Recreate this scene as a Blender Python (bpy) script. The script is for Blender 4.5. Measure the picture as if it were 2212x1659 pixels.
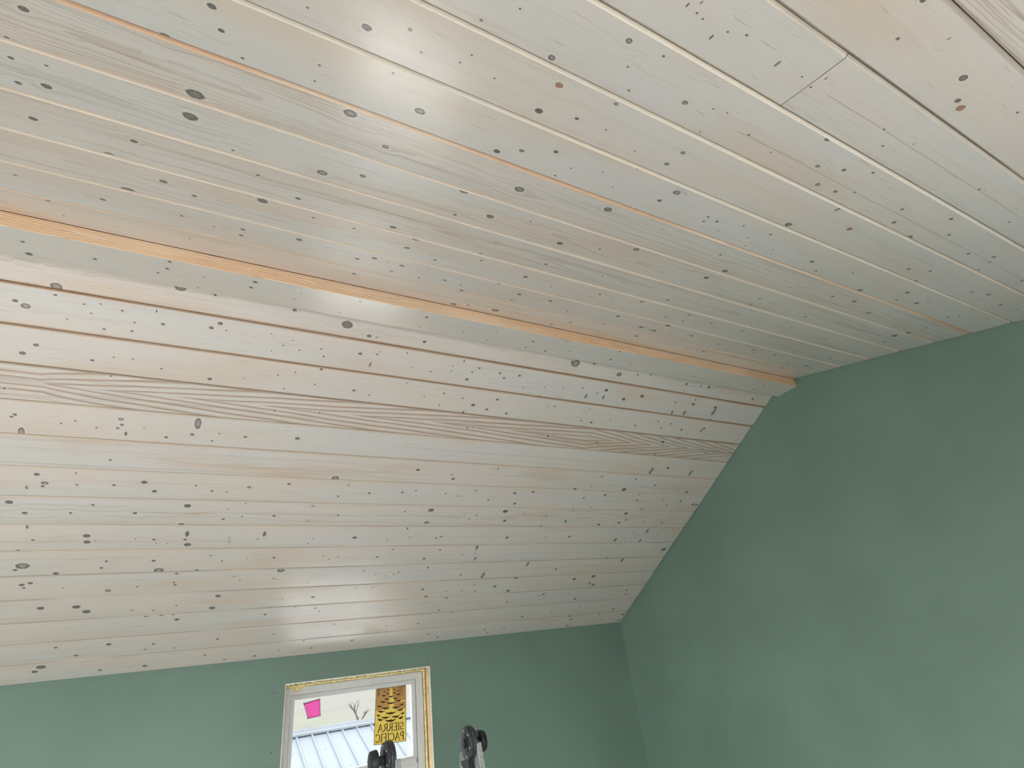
import bpy, bmesh, math, random
from math import sin, cos, pi, radians
from mathutils import Vector, Matrix

# ------------------------------------------------------------------ clear
for o in list(bpy.data.objects): bpy.data.objects.remove(o, do_unlink=True)
S = bpy.context.scene
COL = S.collection

# ------------------------------------------------------------------ measured room (metres; origin = camera)
W0 = 0.14                                  # exposed width of one ceiling plank
X0, Y0, ZE = 20.0817*W0, 24.6269*W0, 1.4638*W0      # gable wall, window wall, eave height
T1, T2 = 0.5152, 0.2523                    # pitches of the two slopes
P3Y, P3Z = 10.6704*W0, 8.8597*W0           # where the shallow slope starts, by the ridge board
O1, O2, W1 = 0.9955*W0, 0.8166*W0, 1.0048*W0
FLOOR_Z = -1.65
XL = -3.3                                  # left gable wall
YB = -1.9                                  # wall behind the camera
ROT = Matrix(((0.87395411, -0.12858008, -0.46869112),
              (-0.47068108, -0.46420479, -0.75031542),
              (-0.12109304, 0.8763453, -0.46621389)))
FPX = 1155.7

# ------------------------------------------------------------------ camera
cam_d = bpy.data.cameras.new('camera')
cam_d.sensor_fit = 'HORIZONTAL'; cam_d.sensor_width = 36.0
cam_d.lens = FPX/2212*36.0
cam_d.clip_start = 0.02; cam_d.clip_end = 1000
cam = bpy.data.objects.new('camera', cam_d); COL.objects.link(cam)
cam.matrix_world = ROT.to_4x4()
S.camera = cam

# ------------------------------------------------------------------ world: bright overcast sky
wd = bpy.data.worlds.new('overcast_sky'); S.world = wd; wd.use_nodes = True
nt = wd.node_tree; nt.nodes.clear()
bg = nt.nodes.new('ShaderNodeBackground'); out = nt.nodes.new('ShaderNodeOutputWorld')
bg.inputs[0].default_value = (1.0, 0.985, 0.965, 1); bg.inputs[1].default_value = 9.0
nt.links.new(bg.outputs[0], out.inputs[0])

# ------------------------------------------------------------------ exposure
S.view_settings.view_transform = 'Standard'; S.view_settings.look = 'None'
S.view_settings.gamma = 1.0; S.view_settings.use_curve_mapping = False
S.view_settings.exposure = 0.0

def portal(name, loc, rot, sx, sy):
    l = bpy.data.lights.new(name, 'AREA'); l.shape = 'RECTANGLE'; l.size = sx; l.size_y = sy
    l.cycles.is_portal = True
    o = bpy.data.objects.new(name, l); COL.objects.link(o); o.location = loc; o.rotation_euler = rot
    return o

# windows of the room: (x0, x1, z0, z1)
WIN = (3.498*W0, 9.262*W0, -1.20, 0.515*W0)
BWIN = [(-2.9, -0.2, -1.05, 0.15), (0.1, 1.25, -1.05, 0.15)]       # assumed windows in the wall behind the camera
LWIN = (0.05, 2.75, -1.0, 0.45)                                     # assumed window, left gable wall (y0,y1,z0,z1)
def fill_light(name, loc, rot, sx, sy, power):  # lamps added outside the unseen windows to brighten the room
    o = portal(name, loc, rot, sx, sy); o.data.cycles.is_portal = False
    o.data.energy = power; o.data.color = (1.0, 0.965, 0.985); return o
fill_light('added_fill_behind_left', ((BWIN[0][0]+BWIN[0][1])/2, YB-0.30, -0.40), (radians(62), 0, 0), 2.6, 1.1, 62)
fill_light('added_fill_behind_right', ((BWIN[1][0]+BWIN[1][1])/2, YB-0.30, -0.40), (radians(62), 0, 0), 1.1, 1.1, 34)
fill_light('added_fill_left', (XL-0.30, 1.4, -0.28), (0, radians(-66), 0), 1.4, 2.6, 78)
RWIN = (-1.45, 0.12, -1.15, 0.25)                                  # unseen window added in the right gable wall for extra light
fill_light('added_fill_right', (X0+0.30, (RWIN[0]+RWIN[1])/2, -0.42), (0, radians(84), 0), 1.35, 1.5, 92)  # added lamp, brightens the right end of the near slope
portal('window_daylight_far', ((WIN[0]+WIN[1])/2, Y0+0.16, (WIN[2]+WIN[3])/2), (radians(-90), 0, 0), WIN[1]-WIN[0], WIN[3]-WIN[2])

# ================================================================== helpers
def link(name, me, parent=None, mats=()):
    o = bpy.data.objects.new(name, me); COL.objects.link(o)
    for m in mats: me.materials.append(m)
    if parent: o.parent = parent
    return o
def empty(name, loc=(0, 0, 0)):
    o = bpy.data.objects.new(name, None); COL.objects.link(o); o.location = loc; o.empty_display_size = 0.1
    return o
def tag(o, label=None, cat=None, group=None, kind=None):
    if label: o['label'] = label
    if cat: o['category'] = cat
    if group: o['group'] = group
    if kind: o['kind'] = kind
    return o
def bm_obj(name, bm, m, parent=None, smooth=False, loc=None):
    me = bpy.data.meshes.new(name)
    bmesh.ops.recalc_face_normals(bm, faces=bm.faces)
    if smooth:
        for f in bm.faces: f.smooth = True
    if loc is not None:
        bmesh.ops.translate(bm, vec=-Vector(loc), verts=bm.verts)
    bm.to_mesh(me); bm.free()
    o = link(name, me, parent, [m] if not isinstance(m, (list, tuple)) else m)
    if loc is not None: o.location = loc
    if smooth: me.set_sharp_from_angle(angle=radians(35))
    return o
def add_box(bm, a, b, bev=0.0, M=None):
    c = [(a[i]+b[i])/2 for i in range(3)]; s = [abs(b[i]-a[i]) for i in range(3)]
    r = bmesh.ops.create_cube(bm, size=1.0)
    vs = r['verts']
    bmesh.ops.scale(bm, vec=s, verts=vs); bmesh.ops.translate(bm, vec=c, verts=vs)
    if bev > 0:
        es = list({e for v in vs for e in v.link_edges})
        g = bmesh.ops.bevel(bm, geom=es, offset=bev, segments=1, affect='EDGES', profile=0.5)
        vs = list({v for f in g['faces'] for v in f.verts} | {v for v in vs if v.is_valid})
    if M is not None: bmesh.ops.transform(bm, matrix=M, verts=vs)
    return vs
def add_prism(bm, pts, ax, t0, t1):
    """pts: 2-D outline, extruded along axis ax (0,1,2) from t0 to t1; 2-D coords are the other two axes in order"""
    def mk(p, t):
        q = [p[0], p[1]]; q.insert(ax, t); return bm.verts.new(q)
    A = [mk(p, t0) for p in pts]; B = [mk(p, t1) for p in pts]
    n = len(pts); bm.faces.new(A[::-1]); bm.faces.new(B)
    for i in range(n): bm.faces.new((A[i], A[(i+1) % n], B[(i+1) % n], B[i]))
def add_cyl(bm, p, q, r0, r1=None, seg=16, bev=0.0):
    r1 = r0 if r1 is None else r1
    p, q = Vector(p), Vector(q); d = q-p; L = d.length
    M = Matrix.Translation((p+q)/2) @ d.to_track_quat('Z', 'Y').to_matrix().to_4x4()
    r = bmesh.ops.create_cone(bm, cap_ends=True, cap_tris=False, segments=seg, radius1=r0, radius2=r1, depth=L, matrix=M)
    if bev > 0:
        vs = set(r['verts'])
        es = [e for e in {e for v in vs for e in v.link_edges} if any(len(f.verts) > 4 for f in e.link_faces)]
        bmesh.ops.bevel(bm, geom=es, offset=bev, segments=2, affect='EDGES', profile=0.5)

# ---- photo pixel -> point on one of the two ceiling slopes / a wall (used only to place knots on the boards)
def ray(u, v): return ROT @ Vector(((u-1106)/FPX, -(v-829.5)/FPX, -1))
N1 = Vector((0, -sin(T1), -cos(T1))); E0 = Vector((0, Y0, ZE))
N2 = Vector((0, sin(T2), -cos(T2))); R0 = Vector((0, P3Y, P3Z))

# ================================================================== materials
class NB:
    def __init__(s, name):
        s.m = bpy.data.materials.new(name); s.m.use_nodes = True; s.t = s.m.node_tree; s.t.nodes.clear()
        s.out = s.n('ShaderNodeOutputMaterial')
    def n(s, ty, **k):
        x = s.t.nodes.new(ty)
        for a, b in k.items(): setattr(x, a, b)
        return x
    def put(s, sock, v):
        if hasattr(v, 'is_linked') or isinstance(v, bpy.types.NodeSocket): s.t.links.new(v, sock)
        else:
            if isinstance(v, (tuple, list)) and len(v) == 3 and sock.type == 'RGBA': v = (*v, 1)
            sock.default_value = v
    def math(s, op, a, b=0.0, c=0.0, clamp=False):
        x = s.n('ShaderNodeMath', operation=op); x.use_clamp = clamp
        s.put(x.inputs[0], a); s.put(x.inputs[1], b); s.put(x.inputs[2], c); return x.outputs[0]
    def mix(s, f, a, b, blend='MIX'):
        x = s.n('ShaderNodeMix', data_type='RGBA', blend_type=blend); x.clamp_factor = True
        s.put(x.inputs[0], f); s.put(x.inputs[6], a); s.put(x.inputs[7], b); return x.outputs[2]
    def attr(s, name):
        x = s.n('ShaderNodeAttribute', attribute_type='GEOMETRY', attribute_name=name); return x
    def sep(s, v):
        x = s.n('ShaderNodeSeparateXYZ'); s.put(x.inputs[0], v); return x.outputs
    def comb(s, x_, y_, z_):
        x = s.n('ShaderNodeCombineXYZ'); s.put(x.inputs[0], x_); s.put(x.inputs[1], y_); s.put(x.inputs[2], z_); return x.outputs[0]
    def noise(s, vec, scale=1.0, detail=3.0, rough=0.5, dist=0.0):
        x = s.n('ShaderNodeTexNoise'); s.put(x.inputs['Vector'], vec); x.inputs['Scale'].default_value = scale
        x.inputs['Detail'].default_value = detail; x.inputs['Roughness'].default_value = rough; x.inputs['Distortion'].default_value = dist
        return x.outputs['Fac']
    def ramp(s, v, lo, hi, a=0.0, b=1.0):
        x = s.n('ShaderNodeMapRange', interpolation_type='SMOOTHSTEP'); s.put(x.inputs[0], v)
        s.put(x.inputs[1], lo); s.put(x.inputs[2], hi); s.put(x.inputs[3], a); s.put(x.inputs[4], b); return x.outputs[0]
    def princ(s, col, rough=0.5, spec=0.5, bump=None, bstr=0.2, bdist=0.001, metal=0.0, extra=None):
        p = s.n('ShaderNodeBsdfPrincipled'); s.put(p.inputs['Base Color'], col); s.put(p.inputs['Roughness'], rough)
        p.inputs['Specular IOR Level'].default_value = spec; p.inputs['Metallic'].default_value = metal
        if bump is not None:
            b = s.n('ShaderNodeBump'); b.inputs['Strength'].default_value = bstr; b.inputs['Distance'].default_value = bdist
            s.put(b.inputs['Height'], bump); s.t.links.new(b.outputs[0], p.inputs['Normal'])
        for k, v in (extra or {}).items(): s.put(p.inputs[k], v)
        s.t.links.new(p.outputs[0], s.out.inputs[0]); return p

def mat_plain(name, col, rough=0.5, spec=0.5, metal=0.0, nscale=40, namp=0.12, bump=0.1, bdist=0.0005):
    b = NB(name); tc = b.n('ShaderNodeTexCoord').outputs['Object']
    n = b.noise(tc, nscale, 4, 0.6)
    f = b.ramp(n, 0.3, 0.7)
    c = b.mix(f, tuple(x*(1-namp) for x in col), tuple(min(1, x*(1+namp)) for x in col))
    b.princ(c, rough, spec, n, bump, bdist, metal); return b.m

def make_wood(name):
    """whitewashed pine; attributes: pc=(u,v,seed)  kn=(dx/r,dy/r,kind)  tone=(figure, warmth, edge stain)"""
    b = NB(name)
    pc = b.sep(b.attr('pc').outputs['Vector']); kn = b.sep(b.attr('kn').outputs['Vector']); tn = b.sep(b.attr('tone').outputs['Vector'])
    u, v, seed = pc[0], pc[1], pc[2]
    kx, ky, kk = kn[0], kn[1], kn[2]
    r2 = b.math('ADD', b.math('MULTIPLY', kx, kx), b.math('MULTIPLY', ky, ky))
    # the grain lines part around each knot
    flow = b.math('DIVIDE', b.math('MULTIPLY', ky, -0.010), b.math('ADD', b.math('MULTIPLY', r2, 0.35), 1.0))
    wob = b.noise(b.comb(b.math('MULTIPLY', u, 1.3), b.math('MULTIPLY', v, 3.0), seed), 1.0, 2, 0.5)
    vv = b.math('ADD', b.math('ADD', v, flow), b.math('MULTIPLY', b.math('SUBTRACT', wob, 0.5), 0.035))
    # fine and broad streaks along the board
    fine = b.noise(b.comb(b.math('MULTIPLY', u, 5.0), b.math('MULTIPLY', vv, 420.0), seed), 1.0, 3, 0.6)
    broad = b.noise(b.comb(b.math('MULTIPLY', u, 1.1), b.math('MULTIPLY', vv, 75.0), b.math('ADD', seed, 7.3)), 1.0, 3, 0.55)
    patch = b.noise(b.comb(b.math('MULTIPLY', u, 1.6), b.math('MULTIPLY', v, 9.0), b.math('ADD', seed, 3.1)), 1.0, 2, 0.5)
    hue = b.noise(b.comb(b.math('MULTIPLY', u, 1.1), b.math('MULTIPLY', v, 6.0), b.math('ADD', seed, 13.1)), 1.0, 2, 0.5)
    # flame figure: nested long ellipses, lines sharp on one side
    uc = b.math('SUBTRACT', b.math('ABSOLUTE', b.math('SUBTRACT', b.math('MODULO', b.math('ADD', u, b.math('MULTIPLY', seed, 1.7)), 2.6), 1.3)), 0.0)
    vc = b.math('SUBTRACT', vv, 0.068)
    g = b.math('ADD', b.math('MULTIPLY', b.math('MULTIPLY', vc, vc), 1500.0), b.math('MULTIPLY', uc, 3.2))
    g = b.math('ADD', g, b.math('MULTIPLY', b.noise(b.comb(b.math('MULTIPLY', u, 3.0), b.math('MULTIPLY', v, 25.0), seed), 1.0, 2, 0.5), 0.9))
    fr = b.math('FRACT', g)
    line = b.math('MULTIPLY', b.ramp(fr, 0.62, 0.97), b.ramp(fr, 0.97, 1.0, 1.0, 0.0))
    figm = b.ramp(patch, 0.36, 0.60)
    cath = b.ramp(tn[0], 1.4, 1.6)
    figs = b.math('MINIMUM', tn[0], 1.0)
    fig = b.math('MULTIPLY', b.math('MULTIPLY', line, figm), figs)
    fig = b.math('MULTIPLY', fig, b.math('SUBTRACT', 1.0, cath))
    # cathedral figure: nested pointed arches along the middle of one board
    ua = b.math('MAXIMUM', b.math('ADD', u, 0.52), 0.0)
    T = b.math('MINIMUM', b.math('MULTIPLY', b.math('POWER', ua, 0.7), 4.1), b.math('MULTIPLY', b.math('SUBTRACT', 2.72, u), 7.0))
    wv = b.math('MULTIPLY', b.math('SUBTRACT', b.noise(b.comb(b.math('MULTIPLY', u, 1.7), 2.0, seed), 1.0, 2, 0.5), 0.5), 0.022)
    vcc = b.math('ABSOLUTE', b.math('SUBTRACT', b.math('ADD', v, wv), 0.54*W0))
    g2 = b.math('SUBTRACT', T, b.math('MULTIPLY', b.math('POWER', vcc, 0.85), 31.0))
    g2 = b.math('ADD', g2, b.math('MULTIPLY', b.math('SUBTRACT', b.noise(b.comb(b.math('MULTIPLY', u, 4.0), b.math('MULTIPLY', v, 30.0), seed), 1.0, 2, 0.5), 0.5), 0.35))
    f2 = b.math('FRACT', g2)
    l2 = b.math('MULTIPLY', b.math('MULTIPLY', b.ramp(f2, 0.0, 0.07), b.ramp(f2, 0.10, 0.55, 1.0, 0.0)), b.math('MULTIPLY', b.ramp(g2, -3.2, -1.6, 0.25, 1.0), cath))
    fig = b.math('MAXIMUM', fig, b.math('MULTIPLY', l2, 1.7))
    base = b.mix(b.ramp(hue, 0.35, 0.65), (0.640, 0.568, 0.520), (0.612, 0.580, 0.560))
    base = b.mix(b.math('MULTIPLY', b.ramp(patch, 0.5, 0.75), b.math('ADD', 0.38, tn[1])), base, (0.62, 0.49, 0.385))
    streak = b.math('MULTIPLY', b.ramp(broad, 0.53, 0.72), b.math('ADD', 0.10, b.math('MULTIPLY', figs, 0.55)))
    base = b.mix(streak, base, (0.36, 0.285, 0.215))
    base = b.mix(b.math('MULTIPLY', b.ramp(fine, 0.52, 0.72), b.math('ADD', 0.07, b.math('MULTIPLY', figs, 0.30))), base, (0.34, 0.28, 0.22))
    base = b.mix(b.math('MULTIPLY', fig, 0.55), base, (0.36, 0.225, 0.15))
    # dashes: short dark resin streaks
    dash = b.noise(b.comb(b.math('MULTIPLY', u, 11.0), b.math('MULTIPLY', vv, 260.0), b.math('ADD', seed, 23.0)), 1.0, 1, 0.5)
    base = b.mix(b.math('MULTIPLY', b.ramp(dash, 0.68, 0.78), 0.45), base, (0.30, 0.22, 0.17))
    # checks and broken resin lines
    ck = b.sep(b.attr('crack').outputs['Vector']); sty = b.sep(b.attr('edge').outputs['Vector'])[1]
    wc = b.math('MULTIPLY', b.math('SUBTRACT', b.noise(b.comb(b.math('MULTIPLY', u, 2.5), 5.0, seed), 1.0, 3, 0.5), 0.5), 0.010)
    cv = b.math('ABSOLUTE', b.math('ADD', b.math('SUBTRACT', v, ck[0]), wc))
    um = b.math('MULTIPLY', b.ramp(u, ck[1], b.math('ADD', ck[1], 0.06)), b.ramp(u, b.math('SUBTRACT', ck[2], 0.12), ck[2], 1.0, 0.0))
    c1 = b.math('MULTIPLY', b.ramp(cv, 0.0004, 0.0013, 1.0, 0.0), b.ramp(sty, 0.7, 0.9))
    brk = b.ramp(b.noise(b.comb(b.math('MULTIPLY', u, 4.0), b.math('MULTIPLY', v, 200.0), 3.0), 1.0, 1, 0.5), 0.42, 0.56)
    c2 = b.math('MULTIPLY', b.math('MULTIPLY', b.ramp(b.math('ABSOLUTE', b.math('SUBTRACT', cv, 0.0026)), 0.0005, 0.0018, 1.0, 0.0), brk), b.math('MULTIPLY', b.ramp(sty, 0.2, 0.4), b.ramp(sty, 0.7, 0.9, 1.0, 0.0)))
    base = b.mix(b.math('MULTIPLY', b.math('MULTIPLY', c1, um), 0.6), base, (0.20, 0.16, 0.13))
    base = b.mix(b.math('MULTIPLY', b.math('MULTIPLY', c2, um), 0.7), base, (0.36, 0.21, 0.13))
    # unwashed edge along the joints
    e = b.math('MINIMUM', v, b.math('SUBTRACT', W0, v))
    e2 = b.math('ADD', e, b.math('MULTIPLY', b.math('SUBTRACT', broad, 0.5), 0.012))
    base = b.mix(b.math('MULTIPLY', b.ramp(e2, 0.0035, 0.0085, 1.0, 0.0), tn[2]), base, (0.47, 0.31, 0.19))
    # knots
    rn = b.noise(b.comb(b.math('MULTIPLY', kx, 1.4), b.math('MULTIPLY', ky, 1.4), b.math('ADD', seed, kk)), 1.0, 2, 0.6)
    rd = b.math('ADD', b.math('SQRT', r2), b.math('MULTIPLY', b.math('SUBTRACT', rn, 0.5), 0.45))
    halo = b.ramp(rd, 1.15, 2.3, 1.0, 0.0)
    base = b.mix(b.math('MULTIPLY', halo, 0.45), base, (0.66, 0.63, 0.60))
    rings = b.math('MULTIPLY', b.ramp(b.math('ABSOLUTE', b.math('SUBTRACT', b.math('FRACT', b.math('MULTIPLY', rd, 2.6)), 0.5)), 0.30, 0.46),
                   b.ramp(rd, 1.3, 3.4, 0.30, 0.0))
    base = b.mix(rings, base, (0.36, 0.29, 0.23))
    core = b.ramp(rd, 0.88, 1.08, 1.0, 0.0)
    ctr = b.ramp(rd, 0.35, 0.75, 1.0, 0.0)
    kcol = b.mix(b.math('MULTIPLY', ctr, b.ramp(kk, 0.0, 1.0)), (0.062, 0.045, 0.038), (0.27, 0.235, 0.22))
    kcol = b.mix(b.ramp(kk, 1.5, 2.0), kcol, (0.30, 0.13, 0.05))
    kn2 = b.noise(b.comb(b.math('MULTIPLY', kx, 5.0), b.math('MULTIPLY', ky, 5.0), b.math('ADD', seed, kk)), 1.0, 2, 0.6)
    kcol = b.mix(b.math('MULTIPLY', b.ramp(kn2, 0.5, 0.62), 0.5), kcol, (0.45, 0.37, 0.33))
    base = b.mix(b.math('MULTIPLY', core, 0.93), base, kcol)
    hgt = b.math('SUBTRACT', b.math('MULTIPLY', fine, 0.5), b.math('MULTIPLY', core, 0.4))
    rough = b.math('ADD', 0.27, b.math('MULTIPLY', broad, 0.12))
    b.princ(base, rough, 0.5, hgt, 0.12, 0.0006, extra={'Coat Weight': 1.0, 'Coat Roughness': 0.2, 'Coat IOR': 1.8})
    return b.m

def make_raw(name):
    """edge faces of the boards; tone.y of the bevel = how orange"""
    b = NB(name)
    pc = b.sep(b.attr('pc').outputs['Vector']); ed = b.sep(b.attr('edge').outputs['Vector'])
    n = b.noise(b.comb(b.math('MULTIPLY', pc[0], 3.0), b.math('MULTIPLY', pc[1], 90.0), pc[2]), 1.0, 3, 0.6)
    n2 = b.noise(b.comb(b.math('MULTIPLY', pc[0], 1.5), 0.0, b.math('ADD', pc[2], 5.0)), 1.0, 2, 0.6)
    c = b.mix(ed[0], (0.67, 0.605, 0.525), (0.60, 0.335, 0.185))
    c = b.mix(b.math('MULTIPLY', ed[0], -1.0, clamp=True), c, (0.30, 0.255, 0.21))  # negative edge: joint shadow put into the bevel colour
    c = b.mix(b.math('MULTIPLY', b.ramp(n, 0.45, 0.8), 0.15), c, (0.50, 0.36, 0.24))
    c = b.mix(b.math('MULTIPLY', b.ramp(n2, 0.48, 0.60), 0.6), c, (0.72, 0.61, 0.50))
    c = b.mix(ed[2], c, (0.22, 0.145, 0.09))
    b.princ(c, 0.55, 0.3); return b.m

def make_ridge(name):
    """bare orange pine of the ridge board's edge, object coords: X along"""
    b = NB(name); o = b.sep(b.n('ShaderNodeTexCoord').outputs['Object'])
    u, v = o[0], o[2]
    wob = b.noise(b.comb(b.math('MULTIPLY', u, 2.2), 0.0, 3.0), 1.0, 2, 0.5)
    g = b.math('ADD', b.math('MULTIPLY', b.math('ABSOLUTE', b.math('SUBTRACT', v, b.math('MULTIPLY', b.math('SUBTRACT', wob, 0.5), 0.05))), 130.0),
               b.math('MULTIPLY', b.math('ABSOLUTE', b.math('SUBTRACT', b.math('MODULO', b.math('ADD', u, 10.0), 1.1), 0.55)), 6.0))
    g = b.math('ADD', g, b.noise(b.comb(b.math('MULTIPLY', u, 9.0), b.math('MULTIPLY', v, 60.0), 0.0), 1.0, 2, 0.5))
    fr = b.math('FRACT', g)
    fm = b.ramp(b.noise(b.comb(b.math('MULTIPLY', u, 1.9), 0.0, 9.0), 1.0, 1, 0.5), 0.36, 0.50)
    c = b.mix(b.ramp(b.noise(b.comb(b.math('MULTIPLY', u, 1.0), b.math('MULTIPLY', v, 20.0), 1.0), 1.0, 2, 0.5), 0.35, 0.65), (0.80, 0.545, 0.345), (0.80, 0.61, 0.44))
    c = b.mix(b.math('MULTIPLY', b.math('MULTIPLY', b.ramp(fr, 0.6, 0.95), fm), 0.75), c, (0.40, 0.20, 0.09))
    st = b.noise(b.comb(b.math('MULTIPLY', u, 2.5), b.math('MULTIPLY', v, 300.0), 4.0), 1.0, 3, 0.6)
    c = b.mix(b.math('MULTIPLY', b.ramp(st, 0.52, 0.72), 0.28), c, (0.45, 0.26, 0.13))
    b.princ(c, 0.5, 0.35, st, 0.1, 0.0005); return b.m

def make_paint(name, col):
    b = NB(name); tc = b.n('ShaderNodeTexCoord').outputs['Object']
    n = b.noise(tc, 420.0, 2, 0.6); n2 = b.noise(tc, 2.2, 3, 0.5); n3 = b.noise(tc, 900.0, 1, 0.5)
    c = b.mix(b.ramp(n2, 0.35, 0.65), tuple(x*0.95 for x in col), tuple(x*1.05 for x in col))
    c = b.mix(b.ramp(n3, 0.3, 0.7, 0.0, 0.14), c, tuple(x*0.6 for x in col))
    b.princ(c, 0.52, 0.35, n, 0.16, 0.0006); return b.m

M_WOOD = make_wood('whitewashed_pine')
M_RAW = make_raw('raw_pine_edge')
M_RIDGE = make_ridge('bare_orange_pine')
M_WALL = make_paint('sage_green_paint', (0.153, 0.235, 0.190))
M_WALLW = make_paint('pale_plaster', (0.50, 0.49, 0.46))
M_DARK = mat_plain('dark_underlay', (0.035, 0.028, 0.022), 0.9, 0.1)
M_FLOOR = mat_plain('pale_bounce_floor', (0.68, 0.655, 0.63), 0.7, 0.3, 0, 6, 0.06)  # floor tone chosen pale so it bounces light up to the ceiling
M_VINYL = mat_plain('white_window_vinyl', (0.60, 0.60, 0.60), 0.35, 0.5, 0, 60, 0.02, 0.03)
M_VINYL2 = mat_plain('grey_weather_seal', (0.22, 0.24, 0.25), 0.6, 0.3, 0, 60, 0.05)
M_STUD = mat_plain('framing_pine', (0.74, 0.56, 0.36), 0.7, 0.2, 0, 30, 0.14)
M_FOAM = mat_plain('yellow_spray_foam', (0.76, 0.66, 0.33), 0.8, 0.1, 0, 60, 0.18, 0.4, 0.002)
M_PAPER = mat_plain('torn_drywall_edge', (0.74, 0.72, 0.60), 0.9, 0.1, 0, 200, 0.2, 0.6, 0.002)
M_BLACK = mat_plain('black_plastic', (0.012, 0.013, 0.015), 0.42, 0.5, 0, 150, 0.3, 0.2)
M_BLACKR = mat_plain('worn_black_steel', (0.045, 0.05, 0.055), 0.42, 0.6, 0.3, 90, 0.55, 0.4)
M_ALU = mat_plain('dull_aluminium', (0.36, 0.37, 0.37), 0.5, 0.5, 0.4, 70, 0.18, 0.3)
M_STEEL = mat_plain('bright_rivet_steel', (0.55, 0.55, 0.54), 0.3, 0.5, 0.9, 50, 0.1)

def make_glass():
    b = NB('clear_window_glass')
    tr = b.n('ShaderNodeBsdfTransparent'); tr.inputs[0].default_value = (0.95, 0.97, 0.96, 1)
    gl = b.n('ShaderNodeBsdfGlossy'); gl.inputs['Roughness'].default_value = 0.02
    fr = b.n('ShaderNodeFresnel'); fr.inputs[0].default_value = 1.45
    n = b.noise(b.n('ShaderNodeTexCoord').outputs['Object'], 3.0, 2, 0.5)
    f = b.math('MULTIPLY', fr.outputs[0], b.ramp(n, 0.0, 1.0, 0.7, 0.9))
    mx = b.n('ShaderNodeMixShader'); b.put(mx.inputs[0], f)
    b.t.links.new(tr.outputs[0], mx.inputs[1]); b.t.links.new(gl.outputs[0], mx.inputs[2]); b.t.links.new(mx.outputs[0], b.out.inputs[0])
    return b.m
M_GLASS = make_glass()
def make_trans(name, col, amt=0.6, col2=None):
    b = NB(name); tc = b.n('ShaderNodeTexCoord').outputs['Object']; n = b.noise(tc, 60.0, 3, 0.6)
    c = b.mix(b.ramp(n, 0.3, 0.7), tuple(x*0.92 for x in col), col)
    d = b.n('ShaderNodeBsdfDiffuse'); t = b.n('ShaderNodeBsdfTranslucent'); b.put(d.inputs[0], c); b.put(t.inputs[0], c)
    mx = b.n('ShaderNodeMixShader'); mx.inputs[0].default_value = amt
    b.t.links.new(d.outputs[0], mx.inputs[1]); b.t.links.new(t.outputs[0], mx.inputs[2]); b.t.links.new(mx.outputs[0], b.out.inputs[0])
    return b.m
M_YEL = make_trans('backlit_yellow_paper', (0.37, 0.275, 0.062), 0.75)
M_AMB = make_trans('backlit_amber_print', (0.62, 0.42, 0.28), 0.7)
M_INK = make_trans('brown_ink', (0.05, 0.036, 0.022), 0.35)
M_PINK = make_trans('backlit_pink_paper', (0.52, 0.075, 0.27), 0.75)
M_WHITEP = make_trans('white_paper_rim', (0.3004, 0.2658, 0.2889), 0.75)

# ================================================================== CEILING
# knots read off the photo: (x, y, radius, kind) per crop; kind 0 dark, 1 pale centre, 2 reddish; negative radius = spike across the grain
K = []
def crop(ox, oy, sc, pts):
    for p in pts:
        x, y, r = p[:3]; k = p[3] if len(p) > 3 else 0
        K.append((ox+x*sc, oy+y*sc, r*sc, k))
crop(0, 0, .3376, [(150,55,24),(42,240,12),(70,370,14),(297,420,9),(117,530,16),(298,552,24),(212,758,20),(1355,40,22),(1416,195,16),(1057,235,28,1),
 (1552,373,9),(2044,417,8),(2013,519,7),(1968,48,6),(1250,603,42,.4),(1218,745,36,.3),(2062,1105,26,1),(857,903,17),(700,992,26,1),(1650,1121,10),(202,1071,8),
 (97,1119,9),(820,1218,34),(1045,1160,19),(1243,1252,13),(1072,1292,9),(658,1275,14),(307,1285,10),(1680,1284,26),(1907,1270,14),(2003,1392,9),(1164,1380,9),
 (1555,1467,12),(1543,1505,12),(1915,1533,16),(1490,962,8),(1370,1448,6),(408,1380,6),(1214,1527,6)])
crop(740, 0, .3376, [(888,128,11,1),(155,175,26,.3),(432,188,13,2),(504,334,7),(827,351,5),(752,399,5),(323,468,5),(1135,54,7),(1338,368,21,1),(1833,260,20,1.2),
 (2053,358,9),(1825,425,7),(1831,577,8),(1386,545,23,2),(972,500,5),(1256,709,22),(1498,758,12),(1750,665,13,1),(1686,830,6),(50,725,33,1.2),(495,711,28,1),
 (275,938,18,1.3),(987,968,18),(1146,964,14,.5),(1365,971,14),(1462,1076,6),(1664,1101,5),(1360,1124,7),(1023,1041,14,1),(1888,1082,6),(1871,967,5),(2178,977,14,.8),
 (2075,1048,15,.6),(2138,1232,22,1),(1728,1196,5),(2028,1283,12),(1132,1210,26,1),(1698,1340,23,.6),(130,1125,17,.4),(780,1222,26,1),(945,1384,21,.4),(720,1374,10),
 (1390,1557,18),(1203,1417,6),(1603,1247,8),(2044,1464,5),(1880,1596,18,.7),(322,1454,18,.3),(72,1461,9),(471,1530,20,1),(982,1553,6),(415,1585,14),(880,1624,9),
 (205,1652,14),(1645,1594,8),(2185,655,14,.8)])
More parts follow.
